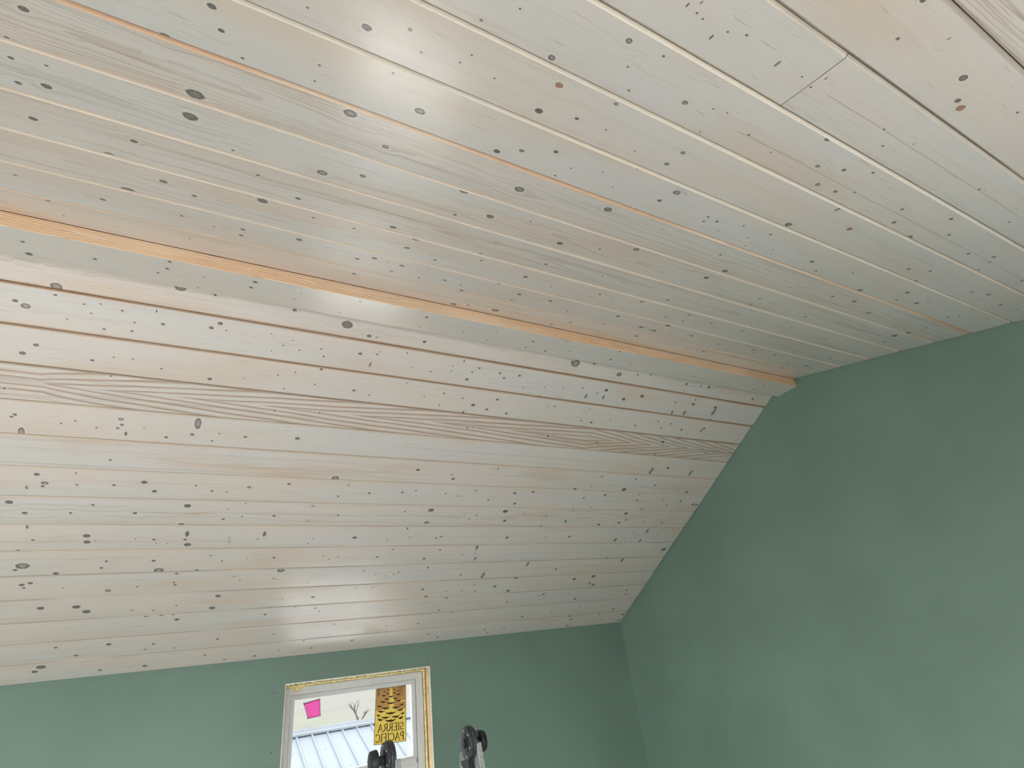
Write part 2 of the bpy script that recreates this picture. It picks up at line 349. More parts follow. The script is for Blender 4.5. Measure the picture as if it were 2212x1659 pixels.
crop(1472, 0, .3376, [(40,32,-16),(128,16,-12),(137,121,6),(192,238,-18),(418,225,9),(615,408,-22,.6),(772,491,6),(827,556,8),(925,500,-12),(1383,246,12,.3),(1710,246,-12),
 (1545,0,18),(1802,497,25,.4),(1768,642,18),(1785,690,26,3),(2150,718,9),(24,654,17,.8),(205,694,6),(292,720,5),(430,861,9),(572,973,6),(118,845,5),(10,977,14,.8),
 (935,890,17,0),(872,1061,14,.6),(1040,1086,13),(1226,1104,10),(1288,932,8),(1488,920,-9),(1296,826,8),(872,1180,15,1.2),(985,1224,13),(1107,1230,8),(1412,1338,11),
 (1020,1315,12),(1000,1340,-20),(685,1436,20,.5),(1640,1278,-14),(1726,1400,12),(1460,1516,18),(1360,1422,14),(1712,1501,11),(1075,1465,18,3),(170,1388,8),(143,1416,8),
 (228,1417,10),(398,1445,7),(235,1475,5),(570,1500,7),(423,1520,5),(408,1573,5),(585,1600,4),(250,1630,8),(1836,1622,10),(1997,1643,11),(2098,1420,8),(1905,1210,9),
 (297,204,5),(100,84,8)])
crop(0, 400, .3376, [(270,210,18,.3),(145,362,9),(185,440,15),(607,473,10),(1085,490,10),(1070,534,10),(1010,560,8),(1632,620,14),(1607,655,12),(1265,656,6),(1155,652,27,.5),
 (360,648,26,.8),(1885,799,11),(1928,690,5),(1883,730,6),(2175,815,5),(1305,587,5),(355,702,8),(98,738,12),(165,772,20,1),(538,760,6),(645,759,5),(585,818,5),(783,802,7),
 (1003,805,-10),(1410,884,12),(1353,912,11),(1044,888,9),(861,878,6),(430,855,5),(667,920,7),(846,933,7),(1448,928,5),(1735,950,4),(1872,992,4),(1813,1024,5),(2056,1047,5),
 (1737,1060,4),(1916,1055,5),(2071,1095,6),(231,1022,12),(144,1074,14),(590,1120,9),(728,1100,5),(852,1112,5),(1033,1174,6),(1342,1240,11),(1890,1197,5),(1778,1215,5),
 (2056,1178,8),(1558,1236,4),(2015,1274,5),(1817,1301,5),(1827,1338,4),(711,1222,6),(28,1300,7),(1757,1442,8,1),(2045,1457,6),(92,1467,11),(74,1481,8),(392,1523,6),
 (483,1508,6),(618,1551,6),(753,1554,8),(780,1533,9),(775,1497,12,1),(806,1590,-16),(1267,1525,-40,1),(137,1580,-36,1),(922,1551,4),(1063,1613,9),(1230,1595,10),
 (1358,1636,6),(1405,1590,5),(1570,1610,9),(1903,1620,12),(2095,637,12,.3),(1780,555,7),(1377,703,8),(212,645,8)])
crop(740, 400, .3376, [(405,400,12),(592,478,9),(888,481,8),(550,512,17,.5),(380,514,13),(94,470,13),(205,467,15),(315,551,9),(115,541,5),(288,489,5),(72,567,12),(488,592,7),
 (408,610,5),(655,607,10),(756,637,7),(762,674,11),(1002,627,14,.6),(1130,698,13),(1083,734,7),(1170,586,14),(1330,740,12),(1335,648,5),(1300,505,10),(1663,580,6),
 (2080,735,10),(1647,697,9),(1913,745,11),(1720,738,5),(1762,838,13),(2084,897,17),(2070,842,8),(2178,868,5),(1436,805,6),(1995,932,11),(1912,908,14),(1670,891,8),
 (1883,965,11),(1460,879,8),(1337,890,9),(1862,910,4),(710,760,17,.4),(978,800,22,.5),(804,768,8),(886,815,6),(1080,822,5),(1265,924,7),(947,858,4),(112,744,8),(538,846,12),
 (797,862,-14),(492,907,6),(343,768,4),(770,943,6),(983,939,6),(1220,1000,11),(923,990,6),(1172,1037,8),(1297,1061,10),(1440,1003,6),(1452,1063,6),(1717,1116,10),
 (1610,1141,8),(1845,1142,6),(1778,1034,9),(1775,1063,9),(2085,1110,6),(30,892,28,.3),(170,965,12),(220,972,5),(524,1002,10),(1490,1140,26,1.4),(1769,1210,16,.8),(1470,1130,9),
 (1888,1212,6),(1970,1214,5),(113,1077,10),(220,1081,6),(238,1066,4),(414,1074,5),(176,1147,-16,1),(778,1125,-9),(704,1156,4),(875,1170,6),(445,1164,4),(565,1191,5),(694,1187,4),
 (829,1196,6),(1008,1202,7),(1032,1234,7),(1132,1218,8),(795,1242,9),(1155,1293,4),(1290,1290,4),(1410,1292,4),(1537,1297,5),(1687,1311,11),(1556,1350,-16),(1668,1357,-14),
 (1798,1368,11),(1630,1331,5),(1916,1349,12),(410,1265,4),(540,1258,5),(1255,1352,7),(1793,1430,9),(72,1313,8),(170,1342,5),(650,1331,6),(522,1354,4),(770,1363,5),(990,1371,8),
 (620,1408,5),(835,1406,11),(923,1434,8),(1047,1460,8),(772,1452,7),(1527,1506,5),(1590,1518,8),(1356,1415,6),(1314,1414,4),(1582,1433,4),(2020,1512,5),(2103,1527,5),
 (1713,1500,4),(1893,1590,8),(1873,1537,6),(2040,1553,4),(2168,1563,6),(1314,1605,8),(1627,1647,6),(2047,1643,8),(797,1552,7,1),(832,1547,5),(1050,1583,4),(2108,1455,-14),(2185,1460,-16)])
crop(1400, 460, .3671, [(453,341,15),(343,381,15),(115,512,9),(605,541,6),(657,505,7),(925,610,7),(1117,648,6),(838,438,5),(1213,520,13),(1297,587,13,.8),(1528,705,18),(1450,722,16),
 (1085,490,9),(988,340,8),(963,286,12),(1245,455,16,.7),(1205,352,6),(735,217,4),(572,192,4),(588,143,4),(720,127,8),(1418,344,13,.5),(1573,400,10),(1533,330,11),(1660,342,9),
 (1525,468,12),(1463,511,8),(1580,530,13),(1647,522,6),(1920,560,11),(1832,603,7),(1763,614,8),(1907,464,8),(2003,480,11),(1947,507,5),(2075,540,10),(2170,565,6),(2200,397,9),
 (2035,258,11),(1885,240,9),(1945,333,6),(2010,289,7),(2120,643,6),(118,662,13),(243,600,9),(372,648,8),(205,633,5),(103,611,6),(612,676,4),(555,693,7),(705,703,6),(500,577,5),
 (845,673,5),(992,671,6),(18,688,8),(40,690,8),(255,722,10),(190,747,5),(218,747,5),(418,771,8),(622,806,9),(743,834,8),(325,815,9),(510,840,7),(350,795,5),(228,803,5),(620,825,5),
 (705,857,5),(580,830,4),(820,878,6),(792,912,8),(590,780,5),(1070,855,8),(980,845,5),(932,900,9),(875,893,6),(1390,760,8),(1095,885,6),(245,850,9),(120,857,6),(790,985,10,.6),(850,995,5),
 (705,940,6),(268,963,6),(225,1007,8),(357,1026,9),(308,1018,5),(678,1010,6),(622,1038,7),(615,1095,8),(377,995,4),(160,1115,5),(278,1098,-8),(140,1170,-10),(212,1178,-16),(385,1170,-24,1),
 (395,1145,10),(265,1125,9),(60,1225,5),(78,1265,5),(135,1240,5),(197,1275,6),(328,1268,8),(312,1280,9,1),(362,1217,8),(85,1348,9)])
crop(0, 900, .3617, [(660,258,7),(220,344,12),(268,395,14,1),(255,415,8),(455,337,5),(460,406,6),(680,408,8),(862,391,13),(922,445,11),(1170,411,6),(1267,443,7),(1355,450,5),
 (1488,421,9,.6),(1725,402,8),(2020,475,6),(2003,366,17,1.3),(160,422,-14,1),(55,510,15),(555,527,7),(1120,532,15),(148,574,11),(806,575,9),(422,574,7),(1467,519,4),(1360,550,4),
 (1637,591,8),(2020,588,6),(1445,597,5),(1867,533,5),(1840,623,4),(1333,611,7),(162,658,-14),(1083,646,14),(518,711,15),(1118,700,-22),(1106,733,8),(520,748,14),(1120,764,15),
 (1580,700,-20),(197,737,7),(810,730,4),(920,733,8),(933,753,4),(1000,757,4),(568,743,4),(1540,730,5),(1370,725,-7),(1840,757,-7),(1872,727,4),(1368,745,4),(107,800,9),(636,863,7),
 (918,860,9),(605,903,8),(1260,829,5),(1326,861,5),(1473,846,-6),(1637,842,7),(1965,850,4),(2018,837,4),(1930,833,4),(90,916,9),(135,892,26,1),(333,937,12),(948,918,20,1),(1176,917,8),
 (1678,917,17,.7),(1055,937,7),(1040,990,6),(1046,1004,7),(1433,978,-6),(1397,954,4),(1633,966,5),(1652,970,4),(182,994,10),(130,1004,11),(143,1022,7),(820,1015,5),(645,1038,12,1),
 (378,1023,4),(1838,990,4),(1302,1071,12),(242,1144,14),(456,1136,16),(517,1164,17),(1266,1142,13),(1053,1128,5),(917,1157,5),(786,1156,5),(1688,1088,4),(1868,1077,9),(1763,1133,8),
 (1617,1137,5),(1583,1180,7),(1885,1143,6),(1904,1160,5),(1057,1210,11),(965,1184,9),(873,1190,10,1),(1034,1180,8,1),(1635,1297,5),(1995,1238,5),(1300,1327,7),(650,1358,11),(333,1378,8),
 (917,1355,7),(868,1388,5),(1042,1380,5),(455,1425,9),(1224,1423,6),(1813,1340,5),(1860,1380,6),(1753,1408,4),(1665,1396,4),(1520,1428,7),(1340,1448,6),(865,1487,10),(245,1495,18,.3),
 (207,1522,12),(598,1513,8)])
crop(740, 900, .3617, [(450,317,10),(660,371,9),(929,312,5),(652,345,5),(357,452,7),(438,441,5),(160,456,7),(35,408,5),(615,458,5),(692,473,4),(795,441,5),(870,496,6),(1028,457,9),
 (1028,519,8),(1137,449,8),(1388,431,9),(1440,484,6),(1567,468,8),(1865,409,6),(1758,500,7),(1917,495,4),(2018,504,6),(2000,440,4),(1750,373,5),(1548,357,6),(1680,435,14),(1485,420,4),
 (371,567,5),(528,558,14),(502,632,12,.8),(800,589,5),(756,611,4),(972,565,13),(968,621,9),(1215,590,5),(1331,624,8),(1090,583,4),(1378,553,9),(1692,578,11),(1694,616,6),(1650,632,8),
 (1847,563,5),(1786,552,6),(1483,541,4),(1907,632,6),(1801,631,4),(1530,645,9),(1186,653,6),(1472,600,4),(388,668,-10),(72,722,11),(268,740,-7),(557,724,6),(587,716,6),(402,720,4),
 (982,722,9),(1213,720,4),(1355,716,8),(1820,682,-16),(1777,741,-14),(1628,735,-16),(1683,726,4),(1880,710,4),(1740,690,4),(207,837,7),(303,793,5),(583,795,6),(487,848,8),(715,824,5),
 (788,817,4),(803,780,-18),(792,848,-16,1),(1578,845,7),(1670,855,-17),(1915,790,12,1),(126,920,-7),(198,940,4),(303,940,5),(334,928,-8),(510,900,-10),(260,950,4),(838,947,-22,.8),
 (705,945,-9),(1036,964,9),(1105,880,-18,1),(1273,910,7),(1498,953,11),(1475,994,7),(1497,1004,9),(1384,970,10),(77,1023,4),(181,1017,4),(478,1031,8),(497,1074,9,.7),(620,1083,7,1),
 (909,1013,9),(988,1040,10),(710,1038,4),(786,1006,4),(790,1045,5),(620,1042,4),(1200,1060,7),(1178,1067,4),(1328,1025,4),(1347,1057,4),(1387,1087,8),(1695,1033,5),(1692,1060,5),
 (983,1105,6),(577,1155,6),(650,1168,5),(230,1142,4),(823,1127,4),(1415,1138,4),(1616,1148,6),(1620,1092,4),(1073,1193,7),(1357,1188,9),(1365,1210,7),(1275,1215,4),(1245,1165,4),
 (1533,1180,5),(1190,1210,4),(1672,1180,7),(450,1235,6),(263,1248,4),(964,1256,5),(1342,1248,7),(848,1270,6),(863,1289,5),(513,1298,5),(567,1317,6),(376,1345,5),(55,1335,8),(745,1285,4),
 (1545,1212,4),(1650,1215,5),(1410,1190,4)])
crop(1300, 800, .3616, [(205,650,5),(318,686,7),(507,728,9),(470,778,6),(452,716,4),(369,772,4),(386,804,5),(563,804,8),(545,800,10,1.4),(210,777,6),(299,840,4),(360,910,5),(253,907,4),
 (225,742,4),(148,1310,6),(146,1336,5),(72,1368,5),(68,1424,6),(98,1490,6),(122,1457,7),(370,1070,14,1),(622,493,6),(320,503,6),(365,427,10),(395,583,9),(295,600,-24,1),(530,612,-20,1)])
# cracks / resin lines along the grain and marks across it are knots with unequal radii: handled in the list by sign

def plank_knots(slope, knots):
    """project every knot onto its slope -> list (u, s, r, kind, spike)"""
    res = []
    for (px, py, r, k) in knots:
        d = ray(px, py)
        t1 = (E0.dot(N1))/d.dot(N1); t2 = (R0.dot(N2))/d.dot(N2)
        P1_, P2_ = d*t1, d*t2
        on_far = P1_.y > 1.64
        if slope == 'far' and on_far and t1 > 0:
            s = (Y0-P1_.y)/cos(T1); res.append((P1_.x, s, P1_.length*abs(r)/FPX/math.sqrt(1+((px-1106)**2+(py-830)**2)/FPX**2)*1.12, k, r < 0))
        if slope == 'near' and not on_far and P2_.y < P3Y-0.002 and t2 > 0:
            s = (P3Y-P2_.y)/cos(T2); res.append((P2_.x, s, P2_.length*abs(r)/FPX/math.sqrt(1+((px-1106)**2+(py-830)**2)/FPX**2)*1.12, k, r < 0))
    return res
KF, KN = plank_knots('far', K), plank_knots('near', K)

def plank(name, slope, s0, s1, x0, x1, tone, edge, knots, parent, seed, thick=0.018, lift=0.0, crack=(0, 9, 9, 0)):
    """one tongue-and-groove board; face at depth 0, V bevels 5 mm on both long edges"""
    bev, gap = (0.0054, 0.0009) if slope == 'near' else (0.0034, 0.0008)
    s0 += gap; s1 -= gap
    ks = [(ku, ksv-s0, kr, kk, sp) for (ku, ksv, kr, kk, sp) in knots if s0-0.01 < ksv < s1+0.01 and x0-.02 < ku < x1+.02]
    us = {x0, x1}
    x = x0
    while x < x1: us.add(x); x += 0.25
    for (ku, kv, kr, kk, sp) in ks:
        h = max(4.5*kr, 0.012)
        for i in range(-4, 5): us.add(min(x1, max(x0, ku+h*i/4)))
    us = sorted(us); uu = [us[0]]
    for q in us[1:]:
        if q-uu[-1] > 0.0012: uu.append(q)
    if abs(uu[-1]-x1) > 1e-6: uu[-1] = x1
    w = s1-s0
    # cross-section from groove side up: (v, depth)
    nv = 10; cup = (0.0011 if slope == 'far' else 0.0005)*(0.7+0.6*((seed*7.31) % 1.0))
    prof = [(0.0, thick), (0.0, bev)] + [(bev+(w-2*bev)*i/nv, -cup*(1-(2*i/nv-1)**2)) for i in range(nv+1)] + [(w, bev), (w, thick)]
    if slope == 'far': sd, nn, base = Vector((0, -cos(T1), sin(T1))), N1, E0
    else: sd, nn, base = Vector((0, -cos(T2), -sin(T2))), N2, R0
    verts, faces, mi = [], [], []
    m = len(prof)
    for q in uu:
        for (v, dpt) in prof:
            p = base+sd*(s0+v)-nn*(dpt-lift); verts.append((q, p.y, p.z))
    for i in range(len(uu)-1):
        for j in range(m-1):
            a = i*m+j; f = (a, a+1, a+1+m, a+m)
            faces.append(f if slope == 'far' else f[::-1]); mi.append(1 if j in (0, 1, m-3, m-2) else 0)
        a = i*m; faces.append((a+m-1, a, a+m, a+2*m-1) if slope == 'far' else (a+2*m-1, a+m, a, a+m-1)); mi.append(1)
    faces.append(tuple(range(m))); mi.append(1); L = (len(uu)-1)*m; faces.append(tuple(range(L+m-1, L-1, -1))); mi.append(1)
    me = bpy.data.meshes.new(name); me.from_pydata(verts, [], faces)
    pc = me.attributes.new('pc', 'FLOAT_VECTOR', 'POINT'); tn = me.attributes.new('tone', 'FLOAT_VECTOR', 'POINT'); eg = me.attributes.new('edge', 'FLOAT_VECTOR', 'POINT')
    kn = me.attributes.new('kn', 'FLOAT_VECTOR', 'CORNER')
    a, t_, e_, c_ = [], [], [], []
    ca = me.attributes.new('crack', 'FLOAT_VECTOR', 'POINT')
    for i in range(len(uu)):
        for (v, dpt) in prof:
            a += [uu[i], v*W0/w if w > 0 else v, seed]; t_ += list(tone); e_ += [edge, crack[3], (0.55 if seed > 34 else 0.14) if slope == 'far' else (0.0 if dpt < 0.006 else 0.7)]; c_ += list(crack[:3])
    me.attributes['pc'].data.foreach_set('vector', a); me.attributes['tone'].data.foreach_set('vector', t_); me.attributes['edge'].data.foreach_set('vector', e_); me.attributes['crack'].data.foreach_set('vector', c_)
    kv_ = []
    for poly in me.polygons:
        vi = poly.vertices
        if len(vi) > 4:
            kv_ += [40.0, 40.0, 0.0]*len(vi); continue
        ids = [(q//m, q % m) for q in vi]
        cu = sum(uu[q[0]] for q in ids)/4; cv = sum(prof[q[1]][0] for q in ids)/4
        best, bd = None, 1e9
        for kq in ks:
            d = ((cu-kq[0])**2+(cv-kq[1])**2)/(kq[2]+0.004)**2
            if d < bd: bd, best = d, kq
        if best is None or abs(cu-best[0]) > 12*best[2]+0.06:
            kv_ += [40.0, 40.0, 0.0]*4
        else:
            ku, kvv, kr, kk, sp = best; kr = max(kr, 0.0022)
            rx, ry = (kr*0.42, kr*1.0) if sp else (kr*1.15, kr*0.85)
            for q in ids: kv_ += [(uu[q[0]]-ku)/rx, (prof[q[1]][0]-kvv)/ry, kk]
    me.attributes['kn'].data.foreach_set('vector', kv_)
    me.materials.append(M_WOOD); me.materials.append(M_RAW)
    me.polygons.foreach_set('material_index', mi)
    me.update()
    o = bpy.data.objects.new(name, me); COL.objects.link(o); o.parent = parent
    return o

rnd = random.Random(5)
# backing sheet behind the boards = the ceiling itself
bm = bmesh.new()
TH = 0.020
yr = 11.2*W0
zr = ZE+(Y0-yr)*math.tan(T1)
inner = [(Y0+.12, ZE-(.12)*math.tan(T1)), (yr, zr), (P3Y, P3Z+0.0), (YB-.12, P3Z-(P3Y-YB+.12)*math.tan(T2))]
off1 = Vector((0, sin(T1), cos(T1)))*TH; off2 = Vector((0, -sin(T2), cos(T2)))*TH
c0 = (inner[0][0], inner[0][1]+TH/cos(T1)); c1 = (yr, zr+TH/cos(T1)); c2 = (P3Y, P3Z+TH/cos(T2)); c3 = (inner[3][0], inner[3][1]+TH/cos(T2))
poly = [c0, (11.0*W0, ZE+(Y0-11.0*W0)*math.tan(T1)+TH/cos(T1)), (10.75*W0, P3Z+0.03), (P3Y-.02, P3Z-.02*math.tan(T2)+TH/cos(T2)), c3]
top = [(y, z+0.15) for (y, z) in poly[::-1]]
add_prism(bm, poly+top, 0, XL-.12, X0+.12)
ceiling = bm_obj('ceiling', bm, M_DARK)
tag(ceiling, 'vaulted ceiling clad in whitewashed knotty pine tongue-and-groove boards', kind='structure')

XE = X0-0.0035
# far (steep) slope: seams counted from the eave.  tone=(figure, warmth, edge stain)
far_seams = [0.0]+[O1+i*W1 for i in range(14)]+[O1+14.15*W1]
far_tone = [(.15,.2,.05),(.15,.3,.05),(.2,.1,.05),(.15,.1,.05),(.1,.2,.1),(.2,.1,.1),(.3,.25,.1),(.45,.5,.15),(.15,.1,.15),(.35,.4,.25),(.05,.15,.15),(2.0,.2,.2),(.1,.2,.6),(.12,.35,.9),(.4,.6,.75)]
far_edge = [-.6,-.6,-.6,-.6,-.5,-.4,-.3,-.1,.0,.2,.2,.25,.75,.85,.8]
far_crack = {4: (.53*W0, 1.35, 2.4, 1), 5: (.47*W0, 1.5, 2.2, 1), 7: (.52*W0, -.3, 2.4, .5), 10: (.50*W0, .7, 1.9, 1), 9: (.12*W0, -.7, .4, 1)}
for i in range(15):
    plank('plank', 'far', far_seams[i], far_seams[i+1], XL+.004, XE-rnd.uniform(0, .002), far_tone[i], far_edge[i], KF, ceiling, i*3.17+1.3, lift=rnd.uniform(-.0004, .0004), crack=far_crack.get(i, (0, 9, 9, 0)))
# near (shallow) slope, counted from the ridge board; split points are butt joints
near_seams = [-0.125*W0]+[O2+i*W0 for i in range(23)]
near_tone = {0:(.35,.7,.5),1:(.25,.1,.1),2:(.45,.1,.1),3:(.75,.05,.1),4:(.65,.1,.1),5:(.95,.1,.2),6:(.08,.15,.15),7:(.08,.05,.1),8:(.12,.1,.1),9:(.04,.05,.1),10:(.12,.2,.1),11:(1.0,.1,.2)}
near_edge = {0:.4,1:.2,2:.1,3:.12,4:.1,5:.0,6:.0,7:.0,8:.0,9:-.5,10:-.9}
# the bevel that faces the camera belongs to the board nearer the ridge; board 5 carries the orange edge
near_edge[5] = 0.75
for i in range(23):
    tone = near_tone.get(i, (rnd.uniform(.1, .7), .1, .1)); edge = near_edge.get(i, .15)
    cuts = [XL+.004, XE-rnd.uniform(0, .002)]
    if i == 9: cuts.insert(1, 0.909)
    for j in range(len(cuts)-1):
        a = cuts[j]+(0.0009 if j > 0 else 0); b_ = cuts[j+1]-(0.0009 if j < len(cuts)-2 else 0)
        plank('plank', 'near', near_seams[i], near_seams[i+1], a, b_, tone, edge, KN, ceiling, i*2.71+50+j*9, lift=rnd.uniform(-.0005, .0005), crack={9: (.49*W0, .93, 1.9, 1), 8: (.39*W0, .85, 2.6, 1)}.get(i, (0, 9, 9, 0)))

# ridge board: its own timber, orange raw edge toward the camera, washed underside
bm = bmesh.new()
add_box(bm, (XL+.004, 10.775*W0, 8.545*W0), (X0-.001, 11.70*W0, 8.86*W0+.004), 0.0012)
bmesh.ops.recalc_face_normals(bm, faces=bm.faces)
def board_mesh(bm, name, parent, seed, tone, kpts):
    """box mesh -> attributes for the washed-wood shader; faces looking down get M_WOOD, others the bare pine"""
    me = bpy.data.meshes.new(name)
    cen = Vector((0, 0, 0))
    for v in bm.verts: cen += v.co
    cen /= len(bm.verts); bmesh.ops.translate(bm, vec=-cen, verts=bm.verts)
    bm.to_mesh(me); bm.free()
    return me, cen
me = bpy.data.meshes.new('ridge_board')
# rebuild underside as a grid so its knots are exact
bm.free()
ya, yb, zb, zt = 10.775*W0, 11.70*W0, 8.545*W0, 8.86*W0+.004
KR = []
for (px, py, r, k) in K:
    d = ray(px, py); t = zb/d.z if d.z > 0 else -1
    P = d*t
    if t > 0 and ya+.004 < P.y < yb-.004:
        KR.append((P.x, P.y-ya, P.length*abs(r)/FPX*.85, k, r < 0))
us = {XL+.004, X0-.001}
x = XL+.004
while x < X0-.001: us.add(x); x += .2
for q in KR:
    for i in range(-4, 5): us.add(min(X0-.001, max(XL+.004, q[0]+4.5*q[2]*i/4)))
us = sorted(us); uu = [us[0]]
for q in us[1:]:
    if q-uu[-1] > .0012: uu.append(q)
uu[-1] = X0-.001
cb = .0015
prof = [(ya, zt), (ya, zb+cb)]+[(ya+cb+(yb-ya-2*cb)*i/10, zb) for i in range(11)]+[(yb, zb+cb), (yb, zt)]
m = len(prof)
verts = [(q, p[0], p[1]) for q in uu for p in prof]; faces = []; mi = []
for i in range(len(uu)-1):
    for j in range(m-1):
        a = i*m+j; faces.append((a+m, a+m+1, a+1, a)); mi.append(0 if 1 < j < m-3 else 1)
    a = i*m; faces.append((a, a+m-1, a+2*m-1, a+m)); mi.append(1)
faces.append(tuple(range(m))[::-1]); mi.append(1); L = (len(uu)-1)*m; faces.append(tuple(range(L, L+m))); mi.append(1)
me.from_pydata([(v[0], v[1]-ya, v[2]-(zb+zt)/2) for v in verts], [], faces)
pc = me.attributes.new('pc', 'FLOAT_VECTOR', 'POINT'); tn = me.attributes.new('tone', 'FLOAT_VECTOR', 'POINT'); kn = me.attributes.new('kn', 'FLOAT_VECTOR', 'CORNER')
a, t_ = [], []
for v in verts: a += [v[0], (v[1]-ya)*W0/(yb-ya), 77.7]; t_ += [.06, -.15, .05]
me.attributes['pc'].data.foreach_set('vector', a); me.attributes['tone'].data.foreach_set('vector', t_)
kv_ = []
for poly_ in me.polygons:
    vi = poly_.vertices
    if len(vi) > 4: kv_ += [40., 40., 0.]*len(vi); continue
    cu = sum(verts[q][0] for q in vi)/4; cv = sum(verts[q][1] for q in vi)/4-ya
    best, bd = None, 1e9
    for kq in KR:
        d = ((cu-kq[0])**2+(cv-kq[1])**2)/(kq[2]+.004)**2
        if d < bd: bd, best = d, kq
    if best is None or abs(cu-best[0]) > 12*best[2]+.06: kv_ += [40., 40., 0.]*4
    else:
        kr = max(best[2], .0022)
        for q in vi: kv_ += [(verts[q][0]-best[0])/(kr*1.15), (verts[q][1]-ya-best[1])/(kr*.85), best[3]]
me.attributes['kn'].data.foreach_set('vector', kv_)
me.materials.append(M_WOOD); me.materials.append(M_RIDGE); me.polygons.foreach_set('material_index', mi); me.update()
ridge = bpy.data.objects.new('ridge_board', me); COL.objects.link(ridge); ridge.location = (0, ya, (zb+zt)/2); ridge.parent = ceiling
ridge['label'] = 'bare orange pine board running along the ridge, whitewashed underneath'

# ================================================================== WALLS
def zroof(y):
    if y >= 10.9*W0: return ZE+(Y0-y)*math.tan(T1)
    return P3Z-(P3Y-y)*math.tan(T2)
# right gable
bm = bmesh.new()
outl = [(Y0+.16, FLOOR_Z), (Y0+.16, zroof(Y0+.16)+.03), (10.9*W0, zroof(10.9*W0)+.03), (10.6*W0, zroof(10.6*W0)+.03), (YB-.16, zroof(YB-.16)+.03), (YB-.16, FLOOR_Z)]
ry0, ry1, rz0, rz1 = RWIN
for o_ in ([outl[0], outl[1], outl[2], outl[3], (ry1, zroof(ry1)+.03), (ry1, FLOOR_Z)], [(ry1, FLOOR_Z), (ry1, rz0), (ry0, rz0), (ry0, FLOOR_Z)],
           [(ry1, rz1), (ry1, zroof(ry1)+.03), (ry0, zroof(ry0)+.03), (ry0, rz1)], [(ry0, FLOOR_Z), (ry0, zroof(ry0)+.03), outl[4], outl[5]]):
    add_prism(bm, o_, 0, X0, X0+.14)
w = bm_obj('wall_right', bm, M_WALL); tag(w, 'sage green gable wall rising to the ridge at the right', kind='structure')
# wall with the window (opening cut out as four prisms in one mesh)
def wall_y(name, y0, y1, xa, xb, z0, z1, holes, mat_, label):
    bm = bmesh.new(); xs = sorted({xa, xb, *[h[0] for h in holes], *[h[1] for h in holes]})
    for i in range(len(xs)-1):
        a, b_ = xs[i], xs[i+1]; hs = [h for h in holes if h[0] <= a+1e-6 and h[1] >= b_-1e-6]
        if hs:
            h = hs[0]; add_box(bm, (a, y0, z0), (b_, y1, h[2])); add_box(bm, (a, y0, h[3]), (b_, y1, z1))
        else: add_box(bm, (a, y0, z0), (b_, y1, z1))
    bmesh.ops.remove_doubles(bm, verts=bm.verts, dist=1e-5)
    # drop coincident internal faces
    seen = {}
    for f in list(bm.faces):
        k = tuple(sorted(v.index for v in f.verts)); c = f.calc_center_median(); kk = (round(c.x, 4), round(c.y, 4), round(c.z, 4), round(f.calc_area(), 5))
        seen.setdefault(kk, []).append(f)
    kill = [f for v in seen.values() if len(v) > 1 for f in v]
    bmesh.ops.delete(bm, geom=kill, context='FACES')
    o = bm_obj(name, bm, mat_); tag(o, label, kind='structure'); return o
wall_back = wall_y('wall_back', Y0, Y0+.155, XL-.0, X0, FLOOR_Z, ZE+.012, [WIN], M_WALL, 'low sage green knee wall holding the small window')
M_EXT = mat_plain('white_bounce_siding', (.80, .80, .79), .7, .2, 0, 3, .03)  # unseen outer face, added white to bounce more light below the window
ext = wall_y('bounce_siding', Y0+.157, Y0+.172, XL-.14, X0+.14, -3.6, ZE-.06, [(WIN[0]-.002, WIN[1]+.002, WIN[2]-.002, WIN[3]+.002)], M_EXT, None); ext.parent = wall_back
if 'kind' in ext: del ext['kind']
wall_y('wall_front', YB-.14, YB, XL, X0, FLOOR_Z, zroof(YB)+.03, BWIN, M_WALL, 'green wall behind the viewer with two assumed wide windows')
bm = bmesh.new()
def pr(o_): add_prism(bm, o_, 0, XL-.14, XL)
ly0, ly1, lz0, lz1 = LWIN
pr([(YB-.16, FLOOR_Z), (YB-.16, zroof(YB-.16)+.03), (ly0, zroof(ly0)+.03), (ly0, FLOOR_Z)])
pr([(ly0, FLOOR_Z), (ly0, lz0), (ly1, lz0), (ly1, FLOOR_Z)])
pr([(ly0, lz1), (ly0, zroof(ly0)+.03), (10.6*W0, zroof(10.6*W0)+.03), (10.9*W0, zroof(10.9*W0)+.03), (ly1, zroof(ly1)+.03), (ly1, lz1)])
pr([(ly1, FLOOR_Z), (ly1, zroof(ly1)+.03), (Y0+.16, zroof(Y0+.16)+.03), (Y0+.16, FLOOR_Z)])
w = bm_obj('wall_left', bm, M_WALL); tag(w, 'green left gable wall outside the picture', kind='structure')
bm = bmesh.new(); add_box(bm, (XL-.14, YB-.16, FLOOR_Z-.08), (X0+.14, Y0+.16, FLOOR_Z))
w = bm_obj('floor', bm, M_FLOOR); tag(w, 'floor of the room, made pale to bounce light upward', kind='structure')

# tiny screw holes left in the green wall around the window
def onwall(u, v):
    d = ray(u, v); return d*(Y0/d.y)
bm0 = bmesh.new(); bmesh.ops.create_circle(bm0, cap_ends=True, segments=10, radius=0.0022)
for f in list(bm0.faces): pass
hole_me = None
for k, (u, v) in enumerate([(592, 1497), (586, 1626), (925, 1428), (932, 1475), (937, 1577)]):
    p = onwall(u, v)
    if hole_me is None:
        bm = bmesh.new(); add_cyl(bm, (0, -.0008, 0), (0, .003, 0), .0030, seg=10)
        o = bm_obj('screw_head', bm, M_BLACK, wall_back); hole_me = o.data
    else:
        o = bpy.data.objects.new('screw_head', hole_me); COL.objects.link(o); o.parent = wall_back
    o.location = p
bm0.free()

